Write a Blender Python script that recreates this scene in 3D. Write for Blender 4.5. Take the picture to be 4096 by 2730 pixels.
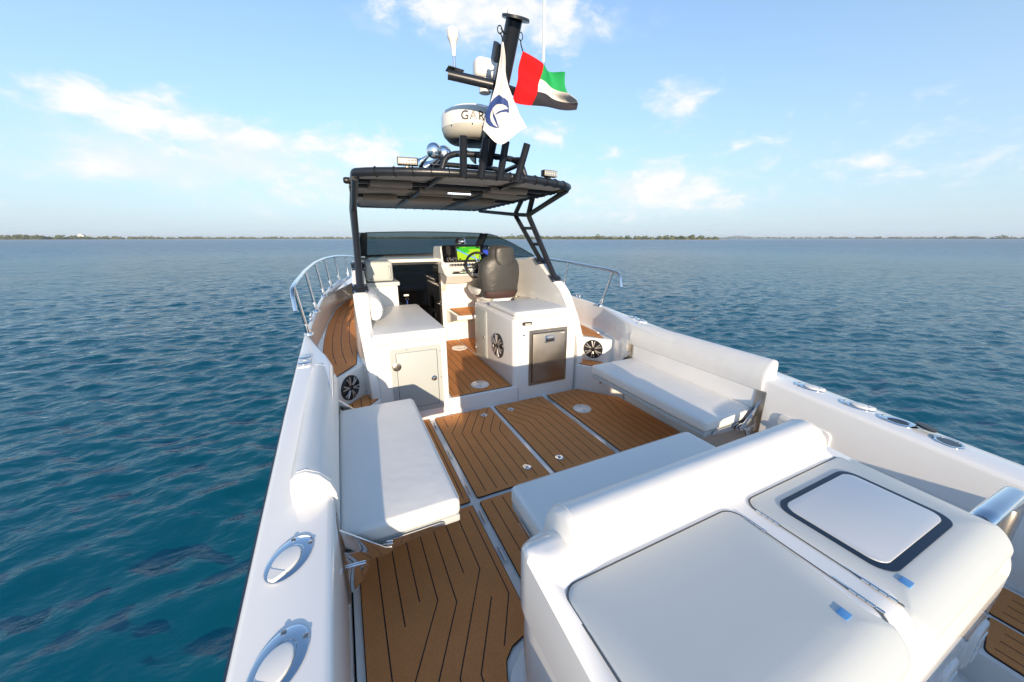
import bpy, bmesh, math, random
import numpy as np
from mathutils import Vector, Matrix
from mathutils.geometry import delaunay_2d_cdt

for o in list(bpy.data.objects):
    bpy.data.objects.remove(o, do_unlink=True)
SC = bpy.context.scene
COL = SC.collection
R = math.radians
random.seed(7)
PI = math.pi

# ------------------------------------------------------------------ camera
# boat axes: +y towards the bow, +x to starboard, z = 0 on the cockpit floor
CAM = Vector((-1.11, 0.0, 1.5))
cd = bpy.data.cameras.new('camera')
cd.sensor_width = 36.0
cd.lens = 12.469
cd.clip_start = 0.02
cd.clip_end = 40000
cam = bpy.data.objects.new('camera', cd)
COL.objects.link(cam)
cam.location = CAM
cam.rotation_euler = (R(90 - 16.2), 0, R(-25.3))
SC.camera = cam
HEAD = 25.3                      # camera heading, clockwise from the bow

# ------------------------------------------------------------------ light
SUN_EL, SUN_AZ = 10.5, 192.0      # low sun over the stern, a little to port
world = bpy.data.worlds.new('World')
SC.world = world
world.use_nodes = True
sd = bpy.data.lights.new('sun', 'SUN')
sd.energy = 2.4
sd.angle = R(0.6)
sd.color = (1.0, 0.80, 0.57)
sun = bpy.data.objects.new('sun', sd)
COL.objects.link(sun)
sdir = Vector((math.sin(R(SUN_AZ)) * math.cos(R(SUN_EL)), math.cos(R(SUN_AZ)) * math.cos(R(SUN_EL)), math.sin(R(SUN_EL))))
sun.rotation_euler = sdir.to_track_quat('Z', 'Y').to_euler()
sun.location = sdir * 30
SC.view_settings.view_transform = 'Standard'
SC.view_settings.look = 'None'
SC.view_settings.exposure = 1.48
SC.view_settings.gamma = 1.0
SC.view_settings.use_curve_mapping = False
SC.render.engine = 'CYCLES'
SKY_STRENGTH = 0.12
HAZE = (1.85, 2.30, 2.66)
HAZE_K = 0.97
SC.cycles.use_denoising = True
SC.cycles.caustics_reflective = False
SC.cycles.caustics_refractive = False
SC.cycles.max_bounces = 8
SC.cycles.volume_bounces = 0

# sky: Nishita plus cumulus given by direction (azimuth, elevation), the same all round
def build_sky():
    nt = world.node_tree
    nt.nodes.clear()
    N = nt.nodes.new
    L = nt.links.new
    out = N('ShaderNodeOutputWorld')
    bg = N('ShaderNodeBackground')
    bg.inputs['Strength'].default_value = SKY_STRENGTH
    L(bg.outputs[0], out.inputs[0])
    sky = N('ShaderNodeTexSky')
    sky.sky_type = 'NISHITA'
    sky.sun_disc = False
    sky.sun_elevation = R(SUN_EL)
    sky.sun_rotation = R(SUN_AZ)
    sky.altitude = 0
    sky.air_density = 1.0
    sky.dust_density = 0.4
    sky.ozone_density = 3.5
    tc = N('ShaderNodeTexCoord')
    sep = N('ShaderNodeSeparateXYZ')
    L(tc.outputs['Generated'], sep.inputs[0])

    def math_(op, a, b=None, clamp=False):
        n = N('ShaderNodeMath')
        n.operation = op
        n.use_clamp = clamp
        for i, v in enumerate((a, b)):
            if v is None:
                continue
            if isinstance(v, (int, float)):
                n.inputs[i].default_value = v
            else:
                L(v, n.inputs[i])
        return n.outputs[0]
    az = math_('ARCTAN2', sep.outputs[0], sep.outputs[1])
    el = math_('ARCSINE', sep.outputs[2])
    comb = N('ShaderNodeCombineXYZ')
    L(az, comb.inputs[0])
    L(math_('MULTIPLY', el, 1.9), comb.inputs[1])
    n1 = N('ShaderNodeTexNoise')
    n1.inputs['Scale'].default_value = 17.0
    n1.inputs['Detail'].default_value = 9.0
    n1.inputs['Roughness'].default_value = 0.62
    n1.inputs['Distortion'].default_value = 0.25
    L(comb.outputs[0], n1.inputs['Vector'])
    n2 = N('ShaderNodeTexNoise')
    n2.inputs['Scale'].default_value = 7.0
    n2.inputs['Detail'].default_value = 5.0
    L(comb.outputs[0], n2.inputs['Vector'])
    # clouds: azimuth, elevation, half width, half height (degrees), density
    clouds = [(-20.0, 12.6, 3.3, 1.2, 1.0), (-17.1, 12.3, 3.4, 1.5, 1.0), (-14.1, 11.7, 2.8, 1.3, .95), (-7.0, 11.5, 4.9, 1.3, .8), (-1.4, 11.3, 5.0, 1.4, .75), (-11.3, 10.4, 3.2, 1.8, .6), (5.4, 11.0, 2.7, 1.9, 1.05), (-21.2, 6.6, 2.6, .9, .85), (-25.1, 11.9, 2.0, .9, .6),
              (-5.3, 7.8, 7.6, 2.0, .62), (-3.2, 5.4, 10, 2.1, .55), (-15.3, 9.3, 4.4, 1.1, .65),
              (15.8, 26.9, 6.1, 1.6, .9), (23.8, 26.6, 6.3, 1.9, .9), (30.7, 25.9, 3.4, 2.2, .9), (36.5, 25.5, 1.6, 1.4, .6), (47.6, 16.4, 3.1, 1.6, .72), (30.4, 13.8, 2.6, 1.2, .75), (45.8, 6.7, 3.1, 2.1, 1.0), (51.1, 5.4, 2.7, 1.5, .9), (54.3, 4.9, 2.5, 1.3, .8), (38.5, 4.5, 6.8, 1.3, .65), (68.1, 8.1, 1.5, .7, .78), (73.9, 7.8, 1.3, .6, .6),
              (-60, 13, 9, 2.5, .9), (110, 12, 9, 2.5, .9), (160, 18, 9, 3, .85), (-120, 20, 10, 3, .85)]
    tot = None
    dirv = N('ShaderNodeCombineXYZ')
    L(az, dirv.inputs[0])
    L(el, dirv.inputs[1])
    for (a, e, sa, se, k) in clouds:
        sa, se = sa * 1.35, se * 1.35
        ma = N('ShaderNodeVectorMath')
        ma.operation = 'MULTIPLY_ADD'
        L(dirv.outputs[0], ma.inputs[0])
        ma.inputs[1].default_value = (1 / R(sa), 1 / R(se), 0)
        ma.inputs[2].default_value = (-a / sa, -e / se, 0)
        ln = N('ShaderNodeVectorMath')
        ln.operation = 'LENGTH'
        L(ma.outputs[0], ln.inputs[0])
        g = N('ShaderNodeMath')
        g.operation = 'MULTIPLY_ADD'
        L(ln.outputs['Value'], g.inputs[0])
        g.inputs[1].default_value = -.5 * k
        g.inputs[2].default_value = 1.05 * k
        tot = g.outputs[0] if tot is None else math_('MAXIMUM', tot, g.outputs[0])
    tot = math_('MAXIMUM', tot, 0.0)
    # thin low veil everywhere near the horizon
    veil = math_('MULTIPLY', math_('EXPONENT', math_('MULTIPLY', math_('MULTIPLY', math_('SUBTRACT', el, R(8)), math_('SUBTRACT', el, R(8))), -60.0)), math_('MULTIPLY', n2.outputs[0], 0.75))
    tot = math_('MAXIMUM', tot, veil)
    dens = math_('SUBTRACT', math_('ADD', tot, math_('MULTIPLY', math_('SUBTRACT', n1.outputs[0], 0.5), 1.6)), 0.29)
    mr = N('ShaderNodeMapRange')
    mr.interpolation_type = 'SMOOTHSTEP'
    mr.inputs[1].default_value = 0.0
    mr.inputs[2].default_value = 0.62
    L(dens, mr.inputs[0])
    fac = math_('MULTIPLY', math_('MULTIPLY', mr.outputs[0], 0.92), math_('MULTIPLY', math_('ADD', el, 0.0), 40.0, True), True)
    # cloud colour follows density: cooler where thin, warmer white where dense
    ramp = N('ShaderNodeMix')
    ramp.data_type = 'RGBA'
    ramp.inputs[6].default_value = (2.6, 2.85, 3.05, 1)
    ramp.inputs[7].default_value = (3.15, 3.1, 3.02, 1)
    L(mr.outputs[0], ramp.inputs[0])
    # pale haze low over the sea, the same all round
    hz = N('ShaderNodeMix')
    hz.data_type = 'RGBA'
    hz.inputs[7].default_value = (HAZE[0], HAZE[1], HAZE[2], 1)
    L(math_('MULTIPLY', math_('EXPONENT', math_('MULTIPLY', math_('ABSOLUTE', el), -1 / R(22.0))), HAZE_K), hz.inputs[0])
    L(sky.outputs[0], hz.inputs[6])
    mix = N('ShaderNodeMix')
    mix.data_type = 'RGBA'
    L(fac, mix.inputs[0])
    # broad soft banks behind the brighter heaps
    soft = None
    for (a, e, sa, se, k) in ((-9, 8.5, 18, 4.6, .85), (24, 26.5, 15, 3.4, .8), (44, 6.5, 13, 3.2, .8), (47, 16.3, 5, 2.2, .75), (120, 12, 20, 5, .8), (-95, 12, 22, 5, .8), (175, 20, 20, 5, .8)):
        ma = N('ShaderNodeVectorMath')
        ma.operation = 'MULTIPLY_ADD'
        L(dirv.outputs[0], ma.inputs[0])
        ma.inputs[1].default_value = (1 / R(sa), 1 / R(se), 0)
        ma.inputs[2].default_value = (-a / sa, -e / se, 0)
        ln = N('ShaderNodeVectorMath')
        ln.operation = 'LENGTH'
        L(ma.outputs[0], ln.inputs[0])
        g = math_('MULTIPLY_ADD', ln.outputs['Value'], -.7 * k)
        g.node.inputs[2].default_value = k
        soft = g if soft is None else math_('MAXIMUM', soft, g)
    ms_ = N('ShaderNodeMapRange')
    ms_.interpolation_type = 'SMOOTHSTEP'
    ms_.inputs[2].default_value = 0.75
    L(math_('SUBTRACT', math_('ADD', soft, math_('MULTIPLY', math_('SUBTRACT', n2.outputs[0], 0.5), 1.7)), 0.12), ms_.inputs[0])
    sm = N('ShaderNodeMix')
    sm.data_type = 'RGBA'
    sm.inputs[7].default_value = (2.7, 2.87, 3.0, 1)
    L(math_('MULTIPLY', math_('MULTIPLY', ms_.outputs[0], 0.75), math_('MULTIPLY', el, 30.0, True), True), sm.inputs[0])
    L(hz.outputs[2], sm.inputs[6])
    L(sm.outputs[2], mix.inputs[6])
    L(ramp.outputs[2], mix.inputs[7])
    L(mix.outputs[2], bg.inputs[0])
build_sky()

# ------------------------------------------------------------------ materials
def rgb(c):
    return (c[0], c[1], c[2], 1)

def mat(name, col, rough=.5, metal=0, coat=0, var=0.0, vscale=6, bump=0, bscale=200, rvar=0.0, spec=.5, detail=4, sheen=0, bdist=.002):
    m = bpy.data.materials.new(name)
    m.use_nodes = True
    nt = m.node_tree
    b = nt.nodes['Principled BSDF']
    b.inputs['Base Color'].default_value = rgb(col)
    b.inputs['Roughness'].default_value = rough
    b.inputs['Metallic'].default_value = metal
    b.inputs['Coat Weight'].default_value = coat
    b.inputs['Coat Roughness'].default_value = .08
    b.inputs['Specular IOR Level'].default_value = spec
    b.inputs['Sheen Weight'].default_value = 0
    if sheen: b.inputs['Specular IOR Level'].default_value = .15
    tc = nt.nodes.new('ShaderNodeTexCoord')
    if var or rvar:
        n = nt.nodes.new('ShaderNodeTexNoise')
        n.inputs['Scale'].default_value = vscale
        n.inputs['Detail'].default_value = detail
        nt.links.new(tc.outputs['Object'], n.inputs['Vector'])
        if var:
            mx = nt.nodes.new('ShaderNodeMix')
            mx.data_type = 'RGBA'
            mx.inputs[6].default_value = rgb([c * (1 - var) for c in col])
            mx.inputs[7].default_value = rgb([min(1, c * (1 + var)) for c in col])
            nt.links.new(n.outputs[0], mx.inputs[0])
            nt.links.new(mx.outputs[2], b.inputs['Base Color'])
        if rvar:
            mr = nt.nodes.new('ShaderNodeMapRange')
            mr.inputs[3].default_value = max(0, rough - rvar)
            mr.inputs[4].default_value = rough + rvar
            nt.links.new(n.outputs[0], mr.inputs[0])
            nt.links.new(mr.outputs[0], b.inputs['Roughness'])
    if bump:
        n = nt.nodes.new('ShaderNodeTexNoise')
        n.inputs['Scale'].default_value = bscale
        n.inputs['Detail'].default_value = 3
        nt.links.new(tc.outputs['Object'], n.inputs['Vector'])
        bp = nt.nodes.new('ShaderNodeBump')
        bp.inputs['Strength'].default_value = bump
        bp.inputs['Distance'].default_value = bdist
        nt.links.new(n.outputs[0], bp.inputs['Height'])
        nt.links.new(bp.outputs[0], b.inputs['Normal'])
    return m

GEL = mat('white_gelcoat', (.85, .84, .815), .15, coat=.5, var=.02, vscale=2.5, rvar=.05)
GELG = mat('pale_grey_gelcoat', (.53, .56, .56), .33, var=.02, vscale=3, bump=.12, bscale=420, rvar=.05)
GREYD = mat('grey_door_laminate', (.43, .46, .45), .35, var=.02, vscale=3, rvar=.04)
VINYL = mat('white_vinyl', (.84, .82, .78), .42, var=.025, vscale=4, bump=.15, bscale=320, rvar=.06)
VINYLG = mat('grey_base_board', (.50, .54, .55), .4)
TEAK = None
CAULK = mat('black_caulk', (.012, .012, .015), .6)
BLK = mat('black_powder_coat', (.016, .019, .026), .33, var=.2, vscale=10, bump=.08, bscale=600)
BLKM = mat('black_plastic', (.012, .012, .014), .35)
BLKG = mat('black_gloss_panel', (.004, .004, .006), .06, coat=.5)
RUB = mat('navy_rubber', (.012, .025, .06), .5)
CHR = mat('polished_steel', (.82, .82, .83), .07, 1, rvar=.03, vscale=20)
STEEL = mat('brushed_steel', (.46, .42, .37), .32, 1, var=.06, vscale=9, rvar=.06)
CANV = mat('charcoal_canvas', (.028, .027, .027), .85, bump=.3, bscale=500)
CANVU = mat('grey_canvas_lining', (.50, .47, .43), .9, var=.08, vscale=5, bump=.3, bscale=500)
SLEEVE = mat('taupe_canvas_sleeve', (.42, .34, .27), .9, bump=.3, bscale=500)
SEATB = mat('charcoal_leather', (.048, .047, .045), .42, var=.1, vscale=5, bump=.25, bscale=260, rvar=.06)
SEATM = mat('maroon_leather', (.055, .026, .024), .55, bump=.3, bscale=300)
PLW = mat('white_plastic', (.78, .77, .74), .32, rvar=.04)
PLG = mat('cream_grey_plastic', (.50, .49, .44), .4)
DKTXT = mat('grey_lettering', (.05, .055, .065), .4)
SPK = mat('speaker_grille_silver', (.60, .57, .55), .3, .6)
SPC = mat('speaker_cone_violet', (.36, .26, .44), .5)
RING = mat('speaker_ring_black', (.02, .02, .022), .3)
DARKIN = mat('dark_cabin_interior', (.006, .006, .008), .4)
REDF = mat('red_flag_cloth', (.50, .010, .014), .8, sheen=.3, var=.06)
GREENF = mat('green_flag_cloth', (.02, .33, .10), .7, sheen=.3, var=.06)
WHITEF = mat('white_flag_cloth', (.72, .70, .68), .65, sheen=.3, var=.04)
BLACKF = mat('black_flag_cloth', (.02, .02, .03), .8)
BLUEF = mat('navy_flag_emblem', (.018, .05, .20), .65)
ORANGE = mat('orange_float', (.55, .20, .05), .6)
BLUEC = mat('blue_cord', (.03, .10, .45), .7)
BLUEP = mat('blue_inset_lens', (.10, .30, .62), .12, coat=.4)
SEAL = mat('navy_hatch_seal', (.006, .018, .045), .3)
LIDW = mat('frosted_hatch_lid', (.62, .64, .66), .16, coat=.3)

def soften(m, scale, dist):
    nt = m.node_tree
    b = nt.nodes['Principled BSDF']
    tc = [n for n in nt.nodes if n.type == 'TEX_COORD'][0]
    n = nt.nodes.new('ShaderNodeTexNoise')
    n.inputs['Scale'].default_value = scale
    n.inputs['Detail'].default_value = 2
    nt.links.new(tc.outputs['Object'], n.inputs['Vector'])
    bp = nt.nodes.new('ShaderNodeBump')
    bp.inputs['Strength'].default_value = 1
    bp.inputs['Distance'].default_value = dist
    nt.links.new(n.outputs[0], bp.inputs['Height'])
    lk = [l for l in nt.links if l.to_socket == b.inputs['Normal']]
    if lk: nt.links.new(lk[0].from_socket, bp.inputs['Normal'])
    nt.links.new(bp.outputs[0], b.inputs['Normal'])
soften(VINYL, 7, .004)
soften(SEATB, 9, .006)
soften(CANVU, 6, .012)

def teak_mat():
    m = bpy.data.materials.new('teak_foam_decking')
    m.use_nodes = True
    nt = m.node_tree
    b = nt.nodes['Principled BSDF']
    b.inputs['Roughness'].default_value = .72
    b.inputs['Specular IOR Level'].default_value = .3
    tc = nt.nodes.new('ShaderNodeTexCoord')
    n1 = nt.nodes.new('ShaderNodeTexNoise')
    n1.inputs['Scale'].default_value = 7
    n1.inputs['Detail'].default_value = 5
    n2 = nt.nodes.new('ShaderNodeTexNoise')
    n2.inputs['Scale'].default_value = 340
    n2.inputs['Detail'].default_value = 2
    for n in (n1, n2):
        nt.links.new(tc.outputs['Object'], n.inputs['Vector'])
    mx = nt.nodes.new('ShaderNodeMix')
    mx.data_type = 'RGBA'
    mx.inputs[6].default_value = (.60, .240, .075, 1)
    mx.inputs[7].default_value = (.73, .310, .108, 1)
    nt.links.new(n1.outputs[0], mx.inputs[0])
    m2 = nt.nodes.new('ShaderNodeMix')
    m2.data_type = 'RGBA'
    m2.blend_type = 'MULTIPLY'
    m2.inputs[0].default_value = .5
    nt.links.new(mx.outputs[2], m2.inputs[6])
    mr = nt.nodes.new('ShaderNodeMapRange')
    mr.inputs[1].default_value = .3
    mr.inputs[2].default_value = .7
    mr.inputs[3].default_value = .6
    mr.inputs[4].default_value = 1.25
    nt.links.new(n2.outputs[0], mr.inputs[0])
    nt.links.new(mr.outputs[0], m2.inputs[7])
    nt.links.new(m2.outputs[2], b.inputs['Base Color'])
    bp = nt.nodes.new('ShaderNodeBump')
    bp.inputs['Strength'].default_value = .35
    bp.inputs['Distance'].default_value = .002
    nt.links.new(n2.outputs[0], bp.inputs['Height'])
    nt.links.new(bp.outputs[0], b.inputs['Normal'])
    return m
TEAK = teak_mat()

def glass_mat(name, tint, refl=1.0, rough=0.0):
    m = bpy.data.materials.new(name)
    m.use_nodes = True
    nt = m.node_tree
    nt.nodes.clear()
    o = nt.nodes.new('ShaderNodeOutputMaterial')
    t = nt.nodes.new('ShaderNodeBsdfTransparent')
    t.inputs[0].default_value = rgb(tint)
    g = nt.nodes.new('ShaderNodeBsdfGlossy')
    g.inputs['Roughness'].default_value = rough
    lw = nt.nodes.new('ShaderNodeLayerWeight')
    lw.inputs[0].default_value = .5
    pw_ = nt.nodes.new('ShaderNodeMath')
    pw_.operation = 'POWER'
    pw_.inputs[1].default_value = 5
    nt.links.new(lw.outputs['Facing'], pw_.inputs[0])
    mu = nt.nodes.new('ShaderNodeMath')
    mu.operation = 'MULTIPLY_ADD'
    mu.inputs[1].default_value = .9 * refl
    mu.inputs[2].default_value = .035 * refl
    nt.links.new(pw_.outputs[0], mu.inputs[0])
    mx = nt.nodes.new('ShaderNodeMixShader')
    nt.links.new(mu.outputs[0], mx.inputs[0])
    nt.links.new(t.outputs[0], mx.inputs[1])
    nt.links.new(g.outputs[0], mx.inputs[2])
    nt.links.new(mx.outputs[0], o.inputs[0])
    return m
TINT = glass_mat('grey_tinted_glass', (.42, .48, .49), .6)
SMOKE = glass_mat('smoked_door_glass', (.16, .16, .17), 1.3)

def emit_mat(name, col, s):
    m = bpy.data.materials.new(name)
    m.use_nodes = True
    b = m.node_tree.nodes['Principled BSDF']
    b.inputs['Base Color'].default_value = (.02, .02, .02, 1)
    b.inputs['Roughness'].default_value = .1
    b.inputs['Emission Color'].default_value = rgb(col)
    b.inputs['Emission Strength'].default_value = s
    return m

# ------------------------------------------------------------------ helpers
WL = {}      # world location of every object's origin (no rotations are used for parents)

def link(o, parent=None, world=(0, 0, 0)):
    COL.objects.link(o)
    w = Vector(world)
    if parent is not None:
        o.parent = parent
        o.location = w - WL[parent.name]
    else:
        o.location = w
    WL[o.name] = w
    return o

def thing(name, label, cat, loc, group=None):
    o = bpy.data.objects.new(name, None)
    o.empty_display_size = .1
    link(o, None, loc)
    return tag(o, label, cat, group)

def tag(o, label=None, cat=None, group=None, kind=None):
    if label: o['label'] = label
    if cat: o['category'] = cat
    if group: o['group'] = group
    if kind: o['kind'] = kind
    return o

def mesh(name, vs, fs, m, parent=None, smooth=True, angle=40, label=None, recalc=True):
    """vs in world (boat) coordinates; the origin is put at the centre of the base"""
    vs = np.asarray(vs, float)
    lo, hi = vs.min(0), vs.max(0)
    org = Vector(((lo[0] + hi[0]) / 2, (lo[1] + hi[1]) / 2, lo[2]))
    me = bpy.data.meshes.new(name)
    me.from_pydata([tuple(v - np.array(org)) for v in vs], [], [tuple(f) for f in fs])
    if recalc:
        bm = bmesh.new()
        bm.from_mesh(me)
        bmesh.ops.remove_doubles(bm, verts=bm.verts, dist=1e-6)
        bmesh.ops.recalc_face_normals(bm, faces=bm.faces)
        bm.to_mesh(me)
        bm.free()
    me.materials.append(m)
    if smooth:
        me.polygons.foreach_set('use_smooth', [True] * len(me.polygons))
        me.set_sharp_from_angle(angle=R(angle))
    o = bpy.data.objects.new(name, me)
    link(o, parent, org)
    if label: o['label'] = label
    return o

def bm_mesh(name, bm, m, parent=None, smooth=True, angle=40, label=None):
    bm.verts.ensure_lookup_table()
    vs = [v.co[:] for v in bm.verts]
    for i, v in enumerate(bm.verts): v.index = i
    fs = [[v.index for v in f.verts] for f in bm.faces]
    bm.free()
    return mesh(name, vs, fs, m, parent, smooth, angle, label)

def box(name, x0, x1, y0, y1, z0, z1, m, parent=None, bev=.006, seg=2, label=None):
    bm = bmesh.new()
    bmesh.ops.create_cube(bm, size=1)
    for v in bm.verts:
        v.co = Vector(((x0 + x1) / 2 + v.co.x * (x1 - x0), (y0 + y1) / 2 + v.co.y * (y1 - y0), (z0 + z1) / 2 + v.co.z * (z1 - z0)))
    if bev:
        bmesh.ops.bevel(bm, geom=bm.edges[:] + bm.verts[:], offset=bev, segments=seg, profile=.6, affect='EDGES', clamp_overlap=True)
    return bm_mesh(name, bm, m, parent, label=label)

def obox(name, c, sx, sy, sz, rot, m, parent=None, bev=.004, seg=2, label=None):
    """oriented box: rot is a Matrix 3x3"""
    bm = bmesh.new()
    bmesh.ops.create_cube(bm, size=1)
    for v in bm.verts:
        v.co = Vector((v.co.x * sx, v.co.y * sy, v.co.z * sz))
    if bev:
        bmesh.ops.bevel(bm, geom=bm.edges[:] + bm.verts[:], offset=bev, segments=seg, profile=.6, affect='EDGES', clamp_overlap=True)
    for v in bm.verts:
        v.co = rot @ v.co + Vector(c)
    return bm_mesh(name, bm, m, parent, label=label)

def prism(name, poly, axis, a, b, m, parent=None, bev=0, seg=2, angle=35, label=None):
    """poly in the two remaining axes (in xyz order), extruded along axis from a to b"""
    def put(p, t):
        return {'x': (t, p[0], p[1]), 'y': (p[0], t, p[1]), 'z': (p[0], p[1], t)}[axis]
    bm = bmesh.new()
    va = [bm.verts.new(put(p, a)) for p in poly]
    vb = [bm.verts.new(put(p, b)) for p in poly]
    n = len(poly)
    bm.faces.new(va)
    bm.faces.new(vb[::-1])
    for i in range(n):
        bm.faces.new((va[i], va[(i + 1) % n], vb[(i + 1) % n], vb[i]))
    bmesh.ops.recalc_face_normals(bm, faces=bm.faces)
    if bev:
        es = [e for e in bm.edges if e.calc_face_angle(0) > R(25)]
        bmesh.ops.bevel(bm, geom=es, offset=bev, segments=seg, profile=.6, affect='EDGES', clamp_overlap=True)
    return bm_mesh(name, bm, m, parent, angle=angle, label=label)

def rrect(x0, x1, y0, y1, r, n=5):
    pts = []
    for cx, cy, a0 in ((x1 - r, y1 - r, 0), (x0 + r, y1 - r, 90), (x0 + r, y0 + r, 180), (x1 - r, y0 + r, 270)):
        for k in range(n + 1):
            a = R(a0 + 90 * k / n)
            pts.append((cx + r * math.cos(a), cy + r * math.sin(a)))
    return pts

def fillet_path(pts, d, n=5):
    pts = [Vector(p) for p in pts]
    if d <= 0 or len(pts) < 3:
        return pts
    out = [pts[0]]
    for i in range(1, len(pts) - 1):
        a, b, c = pts[i - 1], pts[i], pts[i + 1]
        l1, l2 = (a - b).length, (c - b).length
        dd = min(d, l1 * .45, l2 * .45)
        p, q = b + (a - b).normalized() * dd, b + (c - b).normalized() * dd
        for k in range(n + 1):
            t = k / n
            out.append(p * (1 - t) ** 2 + b * 2 * t * (1 - t) + q * t * t)
    out.append(pts[-1])
    return out

def tube(name, pts, r, m, parent=None, fil=0, seg=12, closed=False, rs=None, flat=None, label=None):
    pts = fillet_path(pts, fil) if not closed else [Vector(p) for p in pts]
    n = len(pts)
    vs, fs = [], []
    up = None
    for i, p in enumerate(pts):
        if closed:
            t = (pts[(i + 1) % n] - pts[i - 1]).normalized()
        else:
            t = (pts[min(i + 1, n - 1)] - pts[max(i - 1, 0)]).normalized()
        if up is None:
            up = Vector((0, 0, 1)) if abs(t.z) < .9 else Vector((0, 1, 0))
        u = (up - t * up.dot(t)).normalized()
        up = u
        w = t.cross(u)
        rr = rs[i] if rs else r
        ru, rw = (rr, rr) if not flat else (rr * flat[0], rr * flat[1])
        for k in range(seg):
            a = 2 * PI * k / seg
            vs.append(p + u * math.cos(a) * ru + w * math.sin(a) * rw)
    for i in range(n if closed else n - 1):
        j = (i + 1) % n
        for k in range(seg):
            fs.append((i * seg + k, i * seg + (k + 1) % seg, j * seg + (k + 1) % seg, j * seg + k))
    if not closed:
        fs.append(list(range(seg))[::-1])
        fs.append(list(range((n - 1) * seg, n * seg)))
    return mesh(name, [v[:] for v in vs], fs, m, parent, angle=50, label=label)

def frame_of(ax):
    ax = Vector(ax).normalized()
    u = ax.orthogonal().normalized()
    return u, ax.cross(u), ax

def lathe(name, prof, c, axis, m, parent=None, seg=24, label=None, angle=35, sx=1, sy=1, u=None):
    """prof = (radius, height) pairs along axis from c"""
    uu, w, a = frame_of(axis)
    if u is not None:
        uu = Vector(u).normalized()
        w = a.cross(uu)
    c = Vector(c)
    vs, fs = [], []
    for r, h in prof:
        for k in range(seg):
            t = 2 * PI * k / seg
            vs.append(c + a * h + uu * math.cos(t) * r * sx + w * math.sin(t) * r * sy)
    for i in range(len(prof) - 1):
        for k in range(seg):
            fs.append((i * seg + k, i * seg + (k + 1) % seg, (i + 1) * seg + (k + 1) % seg, (i + 1) * seg + k))
    if prof[0][0] > 1e-6: fs.append(list(range(seg))[::-1])
    if prof[-1][0] > 1e-6: fs.append(list(range((len(prof) - 1) * seg, len(prof) * seg)))
    return mesh(name, [v[:] for v in vs], fs, m, parent, angle=angle, label=label)

def cushion(name, x0, x1, y0, y1, z0, z1, r, m, parent=None, bulge=.012, label=None, warp=None, mids=6, seam=None):
    """soft rounded box; top (and sides a little) puffed, faint irregular sag"""
    h = np.array([(x1 - x0) / 2, (y1 - y0) / 2, (z1 - z0) / 2])
    c = np.array([(x0 + x1) / 2, (y0 + y1) / 2, (z0 + z1) / 2])
    rr = np.minimum(r, h * .98)
    ax = []
    for i in range(3):
        a = [-h[i] + rr[i] * k / 5 for k in range(6)]
        b = [h[i] - rr[i] * k / 5 for k in range(6)][::-1]
        nm = mids if i < 2 else 1
        mid = [a[-1] + (b[0] - a[-1]) * (k + 1) / (nm + 1) for k in range(nm)]
        ax.append(a + mid + b)
    vs, fs = [], []
    idx = {}

    def V(p):
        key = tuple(round(q, 6) for q in p)
        if key not in idx:
            p = np.array(p)
            q = np.clip(p, -(h - rr), h - rr)
            d = (p - q) / rr
            l = np.linalg.norm(d)
            s = q + (d / l if l > 0 else d) * rr
            bx, by = max(0, 1 - (s[0] / h[0]) ** 4), max(0, 1 - (s[1] / h[1]) ** 4)
            s = s.copy()
            if s[2] > 0: s[2] += bulge * bx * by * s[2] / h[2]
            g = c + s
            if warp: g = np.array(warp(*g))
            idx[key] = len(vs)
            vs.append(g)
        return idx[key]
    for i in range(3):
        j, k = (i + 1) % 3, (i + 2) % 3
        for sgn in (-1, 1):
            for a in range(len(ax[j]) - 1):
                for b in range(len(ax[k]) - 1):
                    quad = []
                    for (da, db) in ((0, 0), (1, 0), (1, 1), (0, 1)):
                        p = [0, 0, 0]
                        p[i] = sgn * h[i]
                        p[j] = ax[j][a + da]
                        p[k] = ax[k][b + db]
                        quad.append(V(p))
                    if len(set(quad)) > 2: fs.append(quad if sgn > 0 else quad[::-1])
    return mesh(name, vs, fs, m, parent, angle=70, label=label)

def loft(name, secs, m, parent=None, closed=True, caps=True, angle=45, label=None):
    n = len(secs[0])
    vs = [p for s in secs for p in s]
    fs = []
    for i in range(len(secs) - 1):
        for k in range(n if closed else n - 1):
            fs.append((i * n + k, i * n + (k + 1) % n, (i + 1) * n + (k + 1) % n, (i + 1) * n + k))
    if caps:
        fs.append(list(range(n))[::-1])
        fs.append(list(range((len(secs) - 1) * n, len(secs) * n)))
    return mesh(name, vs, fs, m, parent, angle=angle, label=label)

def screws(parent, pts, axis, r=.007, m=None):
    for p in pts:
        lathe('screw', [(r, 0), (r, .0015), (r * .6, .003), (0, .003)], p, axis, m or CHR, parent, seg=10)

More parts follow.
